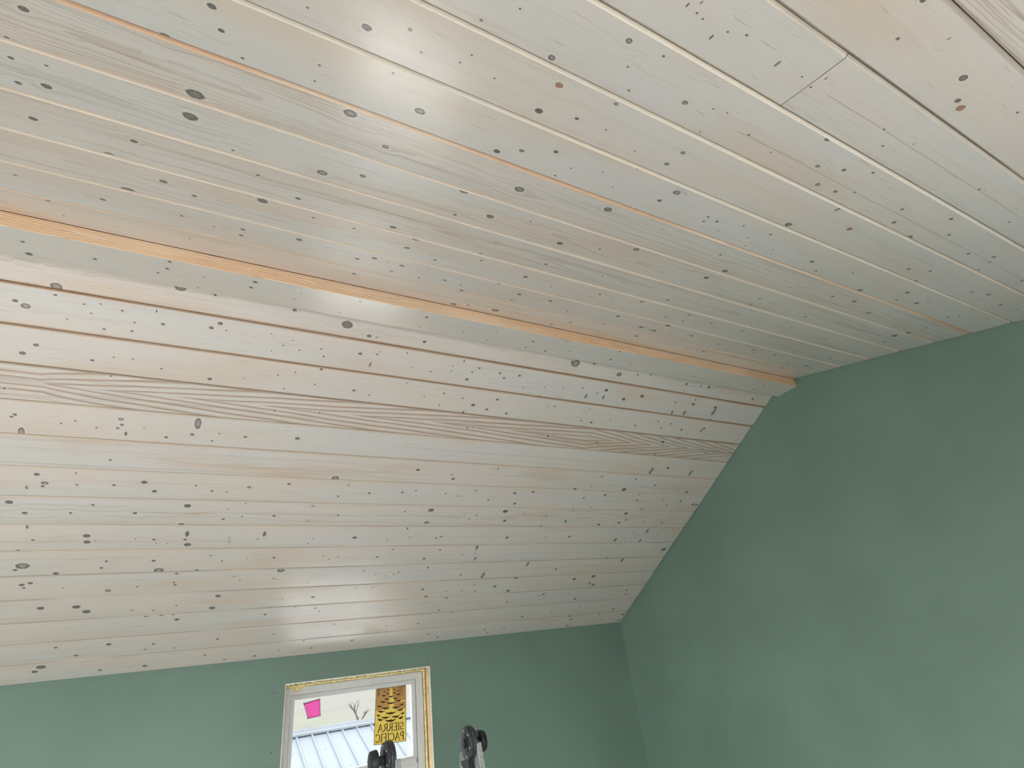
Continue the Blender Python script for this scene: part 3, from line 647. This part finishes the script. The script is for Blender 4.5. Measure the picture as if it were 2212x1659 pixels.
# ================================================================== WINDOW 1
win = empty('window_1', ((WIN[0]+WIN[1])/2, Y0+.08, WIN[2])); tag(win, 'small white double-sash window in a rough unfinished opening', kind='structure')
def child(name, bm, m, loc=(0, 0, 0), parent=None, smooth=False):
    o = bm_obj(name, bm, m, None, smooth); p = parent or win; o.parent = p
    o.matrix_parent_inverse = Matrix.Translation(-Vector(win.location)) if p is win else Matrix.Identity(4)
    return o
wx0, wx1, wz0, wz1 = WIN
FD = .072                                   # frame face set back from the wall face
ft = .010; g = .022                         # rough gap
fx0, fx1, fz0, fz1 = wx0+.003, wx1-.022, wz0+.02, wz1-.020
def ring(bm, x0, x1, z0, z1, t, y0, y1, bev=.001, tb=None):
    tb = t if tb is None else tb
    pts = [((x0, z0), (x1, z0), (x1-t, z0+tb), (x0+t, z0+tb)), ((x1, z0), (x1, z1), (x1-t, z1-t), (x1-t, z0+tb)),
           ((x1, z1), (x0, z1), (x0+t, z1-t), (x1-t, z1-t)), ((x0, z1), (x0, z0), (x0+t, z0+tb), (x0+t, z1-t))]
    for q in pts: add_prism(bm, [(p[0], p[1]) for p in q], 1, y0, y1)
# framing lumber around the opening (the raw stud shows at the right jamb)
bm = bmesh.new(); add_box(bm, (wx1-.006, Y0+.013, wz0), (wx1+.0, Y0+.15, wz1), 0); child('jamb_stud', bm, M_STUD)
bm = bmesh.new(); add_box(bm, (wx0, Y0+.013, wz0), (wx0+.0025, Y0+.15, wz1), 0); child('jamb_stud', bm, M_STUD)
bm = bmesh.new(); add_box(bm, (wx0+.003, Y0+.013, wz1-.004), (wx1-.007, Y0+.15, wz1), 0); child('header', bm, M_STUD)
bm = bmesh.new(); ring(bm, wx0+.0026, wx1-.0062, wz0, wz1-.0042, .03, Y0+.10, Y0+.15); child('foam_fill', bm, M_FOAM)
# torn drywall edge: ragged strips
rr = random.Random(9)
def ragged(bm, a, b_, n, axis, base, lo, hi, y0, y1):
    pts = []
    for i in range(n+1):
        t = a+(b_-a)*i/n; pts.append((t, base+rr.uniform(lo, hi)))
    pts += [(b_, base), (a, base)] if hi < 0 or lo < 0 else [(b_, base), (a, base)]
    if axis == 'x': add_prism(bm, pts, 1, y0, y1)
    else: add_prism(bm, [(p[1], p[0]) for p in pts], 1, y0, y1)
bm = bmesh.new(); ragged(bm, wx0-.002, wx1+.001, 90, 'x', wz1+.002, -.0105, -.004, Y0-.002, Y0+.012); child('drywall_edge', bm, M_PAPER)
bm = bmesh.new(); ragged(bm, wz0, wz1, 110, 'z', wx0-.003, .002, .0045, Y0-.0018, Y0+.012); child('drywall_edge', bm, M_PAPER)
bm = bmesh.new(); ragged(bm, wz0, wz1, 110, 'z', wx1+.003, -.0055, -.003, Y0-.0018, Y0+.012); child('drywall_edge', bm, M_PAPER)
# spray foam bead: lumpy tubes in the gap
def foam(path, r0, r1, seed):
    q = random.Random(seed); bm = bmesh.new(); rings = []; n = len(path)
    for i, p in enumerate(path):
        r = q.uniform(r0, r1); d = (Vector(path[min(i+1, n-1)])-Vector(path[max(i-1, 0)])).normalized()
        s = d.cross(Vector((0, 1, 0))).normalized(); up = Vector((0, 1, 0))
        rings.append([bm.verts.new(Vector(p)+(s*cos(a)+up*sin(a)*1.4)*r) for a in [2*pi*k/8 for k in range(8)]])
    for i in range(n-1):
        for k in range(8): bm.faces.new((rings[i][k], rings[i][(k+1) % 8], rings[i+1][(k+1) % 8], rings[i+1][k]))
    bm.faces.new(rings[0][::-1]); bm.faces.new(rings[-1]); return bm
n = 70
yf = Y0+.055
bm = foam([(wx0+.006+(wx1-.012-wx0-.006)*i/n, yf, wz1-.012+rr.uniform(-.0012, .0012)) for i in range(n+1)], .005, .008, 1); child('foam_bead', bm, M_FOAM, smooth=True)
bm = foam([(wx1-.0165+rr.uniform(-.001, .001), yf+.004, wz0+.01+(wz1-.016-wz0-.01)*i/n) for i in range(n+1)], .0045, .0065, 2); child('foam_bead', bm, M_FOAM, smooth=True)
# foam drip at the upper left
bm = bmesh.new(); add_prism(bm, [(wx0+.028, wz1-.016), (wx0+.055, wz1-.038), (wx0+.068, wz1-.044), (wx0+.080, wz1-.039), (wx0+.098, wz1-.026), (wx0+.125, wz1-.020), (wx0+.16, wz1-.014)], 1, Y0+FD-.006, Y0+FD-.0005)
child('foam_drip', bm, M_FOAM)
# frame: outer band + stepped stops
bm = bmesh.new()
ring(bm, fx0, fx1, fz0, fz1, .034, Y0+FD, Y0+.15)
frame = child('window_frame', bm, M_VINYL)
bm = bmesh.new(); ring(bm, fx0+.034, fx1-.034, fz0+.034, fz1-.034, .0025, Y0+FD+.010, Y0+.15); child('frame_stop', bm, M_VINYL)
bm = bmesh.new(); ring(bm, fx0+.0365, fx1-.0365, fz0+.0365, fz1-.0365, .0016, Y0+FD+.016, Y0+.15); child('weather_seal', bm, M_VINYL2)
sx0, sx1, sz0, sz1 = fx0+.0381, fx1-.0381, fz0+.0381, fz1-.0381
rail_z = -2.66*W0
# upper sash and lower sash
def sash(z0, z1, y, tb, label):
    bm = bmesh.new(); ring(bm, sx0, sx1, z0, z1, .020, y, y+.032, tb=tb); s = child('sash', bm, M_VINYL)
    if label: s['label'] = label
    bm = bmesh.new(); ring(bm, sx0+.020, sx1-.020, z0+tb, z1-.020, .0022, y+.003, y+.03, tb=.0022)
    o = bm_obj('glazing_bead', bm, M_VINYL); o.parent = s
    bm = bmesh.new(); add_box(bm, (sx0+.018, y+.014, z0+tb-.002), (sx1-.018, y+.018, z1-.018)); o = bm_obj('pane', bm, M_GLASS); o.parent = s
    return s
sash(rail_z-.026, sz1, Y0+FD+.024, .028, None)
sash(sz0, rail_z-.0275, Y0+FD+.020, .03, None)
bm = bmesh.new(); add_box(bm, (sx0+.01, Y0+FD+.012, rail_z-.034), (sx1-.01, Y0+FD+.0195, rail_z-.008), .001); child('sash_lip', bm, M_VINYL)
pane_y = Y0+FD+.024+.014
# screw in the frame head (dark dot)
p = ray(806, 1475); p = p*((Y0+FD)/p.y); bm = bmesh.new(); add_cyl(bm, (p.x, Y0+FD-.001, p.z), (p.x, Y0+FD+.002, p.z), .0022, seg=8); child('screw_head', bm, M_BLACK)

# assumed windows out of view, placed and sized to light the room
def plain_window_y(name, x0, x1, z0, z1, y, nm, label):
    r = empty(name, ((x0+x1)/2, y, z0)); tag(r, label, kind='structure')
    Mi = Matrix.Translation(-Vector(r.location))
    bm = bmesh.new(); ring(bm, x0+.002, x1-.002, z0+.002, z1-.002, .05, y-.03, y+.03); o = bm_obj('window_frame', bm, M_VINYL); o.parent = r; o.matrix_parent_inverse = Mi
    for i in range(1, nm):
        x = x0+(x1-x0)*i/nm; bm = bmesh.new(); add_box(bm, (x-.02, y-.02, z0+.05), (x+.02, y+.02, z1-.05), .002); o = bm_obj('mullion', bm, M_VINYL); o.parent = r; o.matrix_parent_inverse = Mi
    bm = bmesh.new(); add_box(bm, (x0+.04, y-.003, z0+.04), (x1-.04, y+.003, z1-.04)); o = bm_obj('pane', bm, M_GLASS); o.parent = r; o.matrix_parent_inverse = Mi
plain_window_y('window_2', *BWIN[0], YB-.08, 3, 'assumed wide white window behind the viewer, left one')
plain_window_y('window_3', *BWIN[1], YB-.08, 3, 'assumed wide white window behind the viewer, right one')
def plain_window_x(name, x, y0, y1, z0, z1, label):
    r = empty(name, (x, (y0+y1)/2, z0)); tag(r, label, kind='structure'); Mi = Matrix.Translation(-Vector(r.location))
    bm = bmesh.new(); ym = (y0+y1)/2
    for a_, b_ in (((y0+.002, z0+.002), (y1-.002, z0+.05)), ((y0+.002, z1-.05), (y1-.002, z1-.002)), ((y0+.002, z0+.05), (y0+.05, z1-.05)), ((y1-.05, z0+.05), (y1-.002, z1-.05))):
        add_box(bm, (x-.03, a_[0], a_[1]), (x+.03, b_[0], b_[1]))
    o = bm_obj('window_frame', bm, M_VINYL); o.parent = r; o.matrix_parent_inverse = Mi
    bm = bmesh.new(); add_box(bm, (x-.02, ym-.02, z0+.05), (x+.02, ym+.02, z1-.05)); o = bm_obj('mullion', bm, M_VINYL); o.parent = r; o.matrix_parent_inverse = Mi
    bm = bmesh.new(); add_box(bm, (x-.003, y0+.045, z0+.045), (x+.003, y1-.045, z1-.045)); o = bm_obj('pane', bm, M_GLASS); o.parent = r; o.matrix_parent_inverse = Mi
plain_window_x('window_4', XL-.07, ly0, ly1, lz0, lz1, 'assumed wide white window in the unseen left gable wall')
plain_window_x('added_window_5', X0+.07, ry0, ry1, rz0, rz1, 'white window added out of view in the right gable wall for extra light')

# ================================================================== STICKERS ON THE PANE
def onpane(u, v, y=None):
    y = pane_y-.0004 if y is None else y
    d = ray(u, v); return d*(y/d.y)
def quad_map(c):
    """bilinear map of (a,b) in 0..1 (b down) from 4 corner points TL TR BR BL"""
    TL, TR, BR, BL = c
    return lambda a, b_: TL*(1-a)*(1-b_)+TR*a*(1-b_)+BR*a*b_+BL*(1-a)*b_
def sheet(name, polys, mp, y0, y1, m, parent=None, org=None):
    """flat pieces: 2-D polygons in sticker coordinates extruded between depths y0 (front) and y1"""
    bm = bmesh.new()
    for pl in polys:
        F = []
        for (a, b_) in pl:
            p = mp(a, b_); F.append(bm.verts.new((p.x, y0, p.z)))
        bm.faces.new(F)
    if org is not None: bmesh.ops.translate(bm, vec=-org, verts=bm.verts)
    o = bm_obj(name, bm, m, parent); return o
cs = [onpane(812.5, 1484), onpane(876.5, 1479.5), onpane(877.5, 1601), onpane(807, 1610)]
mp = quad_map(cs)
org = mp(.5, 1.0)
st = empty('window_sticker', org)
tag(st, 'yellow maker label with pine cone emblem stuck on the window glass', 'sticker')
ys = pane_y-.0004
sheet('backing', [[(0, 0), (1, 0), (1, 1), (0, 1)]], mp, ys-.0002, ys, M_YEL, st, org)
sheet('amber_panel', [[(.02, .012), (.45, .012), (.45, .40), (.02, .43)], [(.55, .012), (.98, .012), (.98, .27), (.80, .28), (.80, .42), (.60, .42), (.60, .2), (.55, .2)], [(.80, .30), (.98, .29), (.98, .42), (.80, .43)]], mp, ys-.0004, ys-.00021, M_AMB, st, org)
bw = .014; bh = .008
sheet('border_line', [[(0, 0), (1, 0), (1, bh), (0, bh)], [(0, 1-bh), (1, 1-bh), (1, 1), (0, 1)], [(0, bh), (bw, bh), (bw, 1-bh), (0, 1-bh)], [(1-bw, bh), (1, bh), (1, 1-bh), (1-bw, 1-bh)]], mp, ys-.0007, ys-.00041, M_INK, st, org)
# cone scales: crescents with a small peak in the upper edge
def crescent(cx, cy, w_, h_, tilt=0.0):
    P = [(-1, -.55), (-.62, -.08), (-.25, .02), (-.12, -.30), (0, -.12), (.12, -.30), (.25, .02), (.62, -.08), (1, -.55), (.80, .30), (.45, .75), (0, .95), (-.45, .75), (-.80, .30)]
    c_, s_ = cos(tilt), sin(tilt)
    return [(cx+(x*c_-y*s_*.55)*w_/2, cy+(x*s_*.9+y*c_)*h_/2) for x, y in P]
sc_ = []
rows = [(.605, [(.50, .36, 0)], .075), (.575, [(.18, .20, .5), (.82, .20, -.5)], .07), (.545, [(.34, .27, .15), (.66, .27, -.15)], .065), (.50, [(.12, .16, .6), (.88, .16, -.6)], .06),
        (.475, [(.50, .34, 0)], .07), (.435, [(.20, .24, .3), (.80, .24, -.3)], .06), (.385, [(.34, .26, .1), (.66, .26, -.1)], .055), (.345, [(.15, .18, .5), (.85, .18, -.5)], .05),
        (.30, [(.50, .28, 0)], .055), (.27, [(.25, .20, .3), (.75, .20, -.3)], .05), (.225, [(.37, .18, .1), (.64, .18, -.1)], .045), (.185, [(.50, .18, 0)], .045), (.16, [(.27, .16, .3), (.73, .16, -.3)], .04),
        (.125, [(.38, .13, .1), (.62, .13, -.1)], .035), (.09, [(.28, .10, .2), (.72, .12, -.2)], .03), (.065, [(.40, .10, 0), (.60, .10, 0)], .03)]
for cy, it, h_ in rows:
    for cx, w_, tl in it: sc_.append(crescent(cx, cy, w_, h_, tl))
sheet('cone_emblem', sc_, mp, ys-.0010, ys-.00071, M_INK, st, org)
# lettering: serif capitals drawn from strokes, seen reversed from inside
def stroke(a, b_, t):
    a, b_ = Vector(a), Vector(b_); d = (b_-a); n_ = Vector((-d.y, d.x)).normalized()*t/2
    return [tuple(a-n_), tuple(b_-n_), tuple(b_+n_), tuple(a+n_)]
def arc(cx, cy, rx, ry, a0, a1, t, n=8, tm=None):
    P = []
    for i in range(n):
        A, B = radians(a0+(a1-a0)*i/n), radians(a0+(a1-a0)*(i+1)/n)
        def tk(z): return t*(.45+.55*abs(cos(z)))
        P.append([(cx+(rx+tk(A)/2)*cos(A), cy+(ry+tk(A)/2)*sin(A)), (cx+(rx+tk(B)/2)*cos(B), cy+(ry+tk(B)/2)*sin(B)), (cx+(rx-tk(B)/2)*cos(B), cy+(ry-tk(B)/2)*sin(B)), (cx+(rx-tk(A)/2)*cos(A), cy+(ry-tk(A)/2)*sin(A))])
    return P
t_, th, sf = .15, .085, .17
def ser(x, y): return [(x-sf, y-.028), (x+sf, y-.028), (x+sf, y+.028), (x-sf, y+.028)]
GL = {  # y up, height 1; (polys, width)
 'I': ([stroke((.2, 0), (.2, 1), t_), ser(.2, .03), ser(.2, .97)], .4),
 'E': ([stroke((.2, 0), (.2, 1), t_), stroke((.05, .965), (.68, .965), th), stroke((.05, .035), (.72, .035), th), stroke((.2, .52), (.56, .52), th), stroke((.66, .8), (.66, .98), .05), stroke((.70, .02), (.70, .22), .05), stroke((.55, .42), (.55, .62), .05)], .78),
 'F': ([stroke((.2, 0), (.2, 1), t_), stroke((.05, .965), (.68, .965), th), stroke((.2, .52), (.56, .52), th), ser(.2, .03), stroke((.66, .8), (.66, .98), .05), stroke((.55, .42), (.55, .62), .05)], .72),
 'P': ([stroke((.2, 0), (.2, 1), t_), ser(.2, .03), stroke((.05, .965), (.42, .965), th), stroke((.2, .46), (.42, .46), th)]+arc(.42, .712, .22, .25, -90, 90, t_), .72),
 'R': ([stroke((.2, 0), (.2, 1), t_), ser(.2, .03), stroke((.05, .965), (.42, .965), th), stroke((.2, .48), (.42, .48), th)]+arc(.42, .722, .22, .24, -90, 90, t_)+[stroke((.40, .48), (.80, .0), t_), stroke((.74, .03), (.92, .03), th)], .88),
 'A': ([stroke((.08, 0), (.45, 1), th), stroke((.43, 1), (.84, 0), t_), stroke((.22, .34), (.70, .34), th), ser(.08, .03), ser(.84, .03)], .95),
 'C': (arc(.48, .5, .38, .46, 45, 315, t_, 14)+[stroke((.76, .68), (.76, .98), .06), stroke((.76, .06), (.76, .28), .05)], .86),
 'S': (arc(.32, .745, .21, .22, 20, 270, t_, 10)+arc(.32, .275, .23, .24, 90, -160, t_, 10)+[stroke((.53, .72), (.53, .95), .05), stroke((.09, .05), (.09, .28), .05)], .66)}
def text(s, x0, x1, y0, y1):
    tot = sum(GL[c][1] for c in s); sx = (x1-x0)/tot; P = []; cx = 0
    for c in s:
        for pl in GL[c][0]: P.append([(1-(x0+(cx+x)*sx), y1-(y)*(y1-y0)) for x, y in pl])
        cx += GL[c][1]
    return P
sheet('lettering', text('SIERRA', .08, .90, .66, .795)+text('PACIFIC', .06, .96, .825, .965), mp, ys-.0010, ys-.00071, M_INK, st, org)
sheet('small_print', [[(.05+.0*i, .03+.018*i), (.13, .03+.018*i), (.13, .037+.018*i), (.05, .037+.018*i)] for i in range(8)]+[[(.74, .03+.02*i), (.93-.02*(i % 3), .03+.02*i), (.93-.02*(i % 3), .035+.02*i), (.74, .035+.02*i)] for i in range(9)], mp, ys-.0010, ys-.00071, M_INK, st, org)['kind'] = 'stuff'
cs = [onpane(657, 1519), onpane(690.5, 1510), onpane(692, 1546), onpane(665, 1552)]
mp2 = quad_map(cs); org2 = mp2(.5, 1)
pk = empty('sticky_note', org2); tag(pk, 'blank bright pink square note stuck on the window glass', 'note')
sheet('white_rim', [[(-.05, -.04), (1.04, -.04), (1.04, .02), (-.05, .1)], [(-.05, .95), (1.05, .97), (1.05, 1.04), (-.04, 1.05)], [(-.06, 0), (.02, 0), (.03, 1), (-.04, 1)], [(.97, 0), (1.05, 0), (1.05, 1), (.97, 1)]], mp2, ys-.0002, ys, M_WHITEP, pk, org2)
sheet('paper', [[(0, .1), (.05, .03), (.5, .0), (1, 0), (1, 1), (.5, 1.0), (.0, 1.0), (.0, .5)]], mp2, ys-.0004, ys-.00021, M_PINK, pk, org2)

# ================================================================== LADDER
LX, RX, LY, LZ = .3006*2.5, .4399*2.5, 2.5, -.1018*2.5
lad = empty('folding_ladder', ((LX+RX)/2, LY, FLOOR_Z)); tag(lad, 'grey aluminium folding ladder with black round hinge locks, standing below the window', 'ladder')
MiL = Matrix.Translation(-Vector(lad.location))
def lc(name, bm, m, smooth=False, parent=None, label=None):
    o = bm_obj(name, bm, m, None, smooth); o.parent = parent or lad
    if parent is None: o.matrix_parent_inverse = MiL
    if label: o['label'] = label
    return o
leg_ang = radians(14)
for cx, sgn in ((LX, -1), (RX, 1)):
    # hinge: two stacked plates, rim, hub, knob on the outer side
    bm = bmesh.new()
    add_cyl(bm, (cx-.016, LY, LZ), (cx-.004, LY, LZ), .060, seg=40, bev=.002)
    add_cyl(bm, (cx-.0038, LY, LZ), (cx+.008, LY, LZ), .0635, seg=40, bev=.002)
    add_cyl(bm, (cx+.0082, LY, LZ), (cx+.017, LY, LZ), .060, seg=40, bev=.002)
    h = lc('hinge', bm, M_BLACKR, True)
    bm = bmesh.new()                                   # raised rim ring and hub on the inner/outer faces
    for fx, dr in ((cx-.016, -1), (cx+.017, 1)):
        add_cyl(bm, (fx, LY, LZ), (fx+dr*.003, LY, LZ), .034, seg=28, bev=.001)
        add_cyl(bm, (fx+dr*.0028, LY, LZ), (fx+dr*.009, LY, LZ), .017, seg=20, bev=.001)
    lc('hub', bm, M_BLACK, True, h)
    for a_ in range(6):
        an = 2*pi*a_/6+.3; bm = bmesh.new()
        add_cyl(bm, (cx-.0185, LY+.047*cos(an), LZ+.047*sin(an)), (cx-.0155, LY+.047*cos(an), LZ+.047*sin(an)), .0045, seg=10, bev=.0008)
        lc('rivet', bm, M_STEEL, True, h)
    k0 = cx+sgn*.026
    bm = bmesh.new()
    add_cyl(bm, (cx+sgn*.017, LY, LZ), (cx+sgn*.046, LY, LZ), .016, seg=20)
    add_cyl(bm, (cx+sgn*.044, LY, LZ-.002), (cx+sgn*.072, LY, LZ-.002), .043, .039, seg=36, bev=.005)
    lc('lock_knob', bm, M_BLACK, True)
    # grab tongue: black angled rubber block under the disc on the camera's left
    # rails: one leg towards the window, one towards the viewer
    for sy in (1, -1):
        L = (LZ-FLOOR_Z)/cos(leg_ang)
        M = Matrix.Translation((cx, LY, LZ)) @ Matrix.Rotation(sy*leg_ang, 4, 'X')
        bm = bmesh.new()
        x0_, x1_ = (-.014, .014) if sy > 0 else (.010, .032)
        topz = -.050 if sy > 0 else -.012
        ylo, yhi = (.004, .058) if sy > 0 else (-.058, -.004)
        # C-channel: web + two flanges, in leg space (z down)
        web = (x0_, x0_+.004) if sgn > 0 else (x1_-.004, x1_)
        off = sgn*.0
        add_box(bm, (x0_, ylo, -L+.02), (x1_, yhi, topz), .0015, M)
        lc('rail', bm, M_ALU)
        bm = bmesh.new(); add_box(bm, (x0_-.0025, ylo+.010, -L+.05), (x0_+.0005, yhi-.010, -.10), .001, M); add_box(bm, (x1_-.0005, ylo+.010, -L+.05), (x1_+.0025, yhi-.010, -.10), .001, M)
        lc('rail_rib', bm, M_ALU)
        # black plastic collar where the plate enters the rail
        bm = bmesh.new(); add_box(bm, (x0_-.004, ylo-.012, -.090), (x1_+.001, yhi+.004, -.056), .002, M @ Matrix.Rotation(radians(-22*sy), 4, 'X'))
        if sy > 0: lc('collar', bm, M_BLACK)
        else: bm.free()
        for z_ in (-.092, -.118):
            bm = bmesh.new(); yy = (ylo+yhi)/2+(.012 if z_ < -.1 else -.010)
            p0 = M @ Vector((x0_-.006, yy, z_)); p1 = M @ Vector((x0_-.002, yy, z_)); add_cyl(bm, p0, p1, .006, seg=12, bev=.001); lc('rivet', bm, M_STEEL, True)
        bm = bmesh.new(); add_box(bm, (x0_-.006, ylo-.004, -L-.001+.004), (x1_+.006, yhi+.004, -L+.045), .003, M); lc('foot', bm, M_BLACK)
# rungs
for sy in (1, -1):
    for k in range(4):
        z_ = -.30-.28*k; M = Matrix.Translation((0, LY, LZ)) @ Matrix.Rotation(sy*leg_ang, 4, 'X'); yy = sy*.031
        bm = bmesh.new(); add_cyl(bm, M @ Vector((LX+.014, yy, z_)), M @ Vector((RX-.014, yy, z_)), .015, seg=12); lc('rung', bm, M_ALU, True)

# ================================================================== OUTSIDE
YR = 10.3; RZ = -.0507*YR; PIT = radians(19.9)
XSP = .02230*YR; XF = .2056*YR
M_MET = mat_plain('pale_blue_painted_steel', (0.0780, 0.0913, 0.1156), 0.6, 0.25, 0, 1.2, 0.03, 0.05)
M_MET2 = mat_plain('white_ridge_flashing', (0.0924, 0.1040, 0.1242), 0.6, 0.25, 0, 1.2, 0.03, 0.05)
M_SCREW = mat_plain('grey_screw', (0.12, 0.13, 0.15), 0.5, 0.4)
M_HILL = None
bld = empty('outbuilding', (3.0, 8.0, -3.6)); tag(bld, 'neighbouring low building with a pale blue ribbed metal roof, seen through the window', 'building')
MiB = Matrix.Translation(-Vector(bld.location))
def bc(name, bm, m, parent=None, smooth=False):
    o = bm_obj(name, bm, m, None, smooth); o.parent = parent or bld
    if parent is None: o.matrix_parent_inverse = MiB
    return o
bx0, bx1 = XF-14*XSP, XF+26*XSP
RLEN = 3.0
def rp(x, s, h=0.0):  # point on the roof slope, s metres below the ridge toward the room
    return Vector((x, YR-s*cos(PIT)+h*(-sin(PIT)), RZ-s*sin(PIT)+h*cos(PIT)))
bm = bmesh.new()
vs = [bm.verts.new(rp(x, s, h)) for h in (0, -.04) for (x, s) in ((bx0, -.0), (bx1, 0), (bx1, RLEN), (bx0, RLEN))]
bm.faces.new(vs[:4]); bm.faces.new(vs[4:][::-1])
for i in range(4): bm.faces.new((vs[i], vs[i+4], vs[(i+1) % 4+4], vs[(i+1) % 4]))
roof = bc('roof_panel', bm, M_MET)
bm = bmesh.new(); w_, h_ = .011, .018
def rib_bm():
    bm = bmesh.new(); A = []
    for s in (0.02, RLEN):
        A.append([bm.verts.new(rp(dx, s, hh)) for dx, hh in ((-.022, 0), (-.010, .02), (.010, .02), (.022, 0))])
    for k in range(3): bm.faces.new((A[0][k], A[0][k+1], A[1][k+1], A[1][k]))
    bm.faces.new(A[0][::-1]); bm.faces.new(A[1]); bm.faces.new((A[0][0], A[1][0], A[1][3], A[0][3]))
    return bm
rib0 = None
for i in range(-13, 26):
    if rib0 is None: rib0 = bc('roof_rib', rib_bm(), M_MET, roof); o = rib0
    else: o = bpy.data.objects.new('roof_rib', rib0.data); COL.objects.link(o); o.parent = roof
    o.location = (XF+i*XSP, 0, 0)
# roof is a child of bld with inverse; ribs inherit it
sc0 = None
for i in range(-4, 10):
    for s in (.55, 1.15):
        if sc0 is None:
            bm = bmesh.new(); add_cyl(bm, rp(0, s, 0), rp(0, s, .008), .008, seg=8); sc0 = bc('roof_screw', bm, M_SCREW, roof); o = sc0; base_s = s
        else:
            o = bpy.data.objects.new('roof_screw', sc0.data); COL.objects.link(o); o.parent = roof
        dv = rp(0, s, 0)-rp(0, base_s, 0)
        o.location = (XF+(i+.5)*XSP, dv.y, dv.z)
bm = bmesh.new()     # ridge cap: two folded steps
cap = [(YR-.055, RZ+.0), (YR-.055, RZ+.028), (YR-.02, RZ+.045), (YR, RZ+.088), (YR+.03, RZ+.088), (YR+.20, RZ+.02), (YR+.20, RZ-.05), (YR, RZ-.01)]
add_prism(bm, cap, 0, bx0-.02, bx1+.02); bc('ridge_cap', bm, M_MET2)
bm = bmesh.new(); add_prism(bm, [(YR, RZ-.05), (YR+3.6, RZ-.05-3.6*math.tan(PIT)), (YR+3.6, RZ-.09-3.6*math.tan(PIT)), (YR, RZ-.09)], 0, bx0, bx1); bc('rear_roof_panel', bm, M_MET)
M_SIDE = mat_plain('pale_siding', (.30, .31, .32), .7, .2, 0, 3, .05)
yb0 = YR-RLEN*cos(PIT)+.25; zb0 = RZ-(RLEN-.25)*sin(PIT)-.07
bm = bmesh.new(); add_prism(bm, [(yb0, -3.6), (yb0, zb0), (YR, RZ-.12), (YR+3.3, RZ-.12-3.3*math.tan(PIT)), (YR+3.3, -3.6)], 0, bx0+.15, bx1-.15); bc('wall', bm, M_SIDE)

# added porch roof out of view below the window, reflects light onto the ceiling
M_BOUNCE = mat_plain('white_bounce_coating', (.92, .92, .92), .55, .3, 0, 3, .02, .05)
pr_ = empty('added_bounce_roof', (1.0, 5.3, -2.3)); tag(pr_, 'added unseen white porch roof below the window, bounces light onto the ceiling', 'roof')
MiP = Matrix.Translation(-Vector(pr_.location))
bm = bmesh.new(); add_prism(bm, [(Y0+.17, -1.62), (5.5, -1.92), (5.5, -2.00), (Y0+.17, -1.70)], 0, -3.5, 5.0); o = bm_obj('bounce_deck', bm, M_BOUNCE); o.parent = pr_; o.matrix_parent_inverse = MiP
bm = bmesh.new(); add_box(bm, (-3.52, 5.5, -2.06), (5.02, 5.53, -1.90), .003); o = bm_obj('fascia', bm, M_BOUNCE); o.parent = pr_; o.matrix_parent_inverse = MiP
for x in (-3.3, 0.8, 4.8):
    bm = bmesh.new(); add_box(bm, (x-.06, 5.3, -3.6), (x+.06, 5.42, -1.96), .004); o = bm_obj('post', bm, M_BOUNCE); o.parent = pr_; o.matrix_parent_inverse = MiP

# hillside and ground
def make_hill():
    b = NB('winter_hillside'); tc = b.n('ShaderNodeTexCoord').outputs['Object']
    n = b.noise(tc, 0.03, 6, 0.6); n2 = b.noise(tc, 0.35, 5, 0.7); n3 = b.noise(tc, .012, 3, .5)
    c = b.mix(b.ramp(n, .35, .65), (0.0867, 0.0826, 0.0838), (0.0867, 0.0901, 0.0740))
    c = b.mix(b.math('MULTIPLY', b.ramp(n2, .45, .7), .35), c, (0.0624, 0.0595, 0.0647))
    c = b.mix(b.math('MULTIPLY', b.ramp(n3, .5, .62), .4), c, (0.0953, 0.0924, 0.0994))
    b.princ(c, 0.95, 0.05); return b.m
M_HILL = make_hill()
bm = bmesh.new()
nx, ny = 60, 40
grid = []
for j in range(ny+1):
    row = []
    for i in range(nx+1):
        x = -260+520*i/nx; y = -200+ (560*j/ny)
        z = -3.6
        if y > 30: z += ((y-30)/40.0)**1.3*5.5+rr.uniform(-.6, .6)*min(1, (y-30)/60)
        row.append(bm.verts.new((x, y, z)))
    grid.append(row)
for j in range(ny):
    for i in range(nx): bm.faces.new((grid[j][i], grid[j][i+1], grid[j+1][i+1], grid[j+1][i]))
hill = bm_obj('hillside', bm, M_HILL, None, True); tag(hill, 'pale hazy winter hillside beyond the metal roof', kind='structure')

# bare tree on the hillside
M_BARK = mat_plain('pale_grey_bark', (0.0578, 0.0555, 0.0607), .9, .1, 0, 5, .1)
d0 = ray(773, 1553); ty = 42.0; base = d0*(ty/d0.y); 
gz = -3.6+((ty-30)/40.0)**1.3*5.5
top_z = ray(772, 1497); Ht = (top_z*(ty/top_z.y)).z-gz
bm = bmesh.new(); tr_ = random.Random(3)
def limb(p, d, L, r, depth):
    q = p+d*L
    add_cyl(bm, p, q, r, r*.62, seg=5)
    if depth == 0: return
    for k in range(3 if depth > 2 else 2):
        a = tr_.uniform(-1, 1); nd = (d+Vector((a*.75, tr_.uniform(-.5, .5), tr_.uniform(.05, .4)))).normalized()
        limb(p+d*L*tr_.uniform(.45, 1), nd, L*tr_.uniform(.5, .72), r*.6, depth-1)
b0 = Vector((base.x, ty, gz))
limb(b0-Vector((0, 0, .3)), Vector((0, 0, 1)), Ht*.52, .085, 4)
me = bpy.data.meshes.new('bare_tree'); bmesh.ops.translate(bm, vec=-b0, verts=bm.verts); bm.to_mesh(me); bm.free()
tree = link('bare_tree', me, None, [M_BARK]); tree.location = b0
tag(tree, 'faint leafless tree on the hillside behind the metal roof', 'tree')
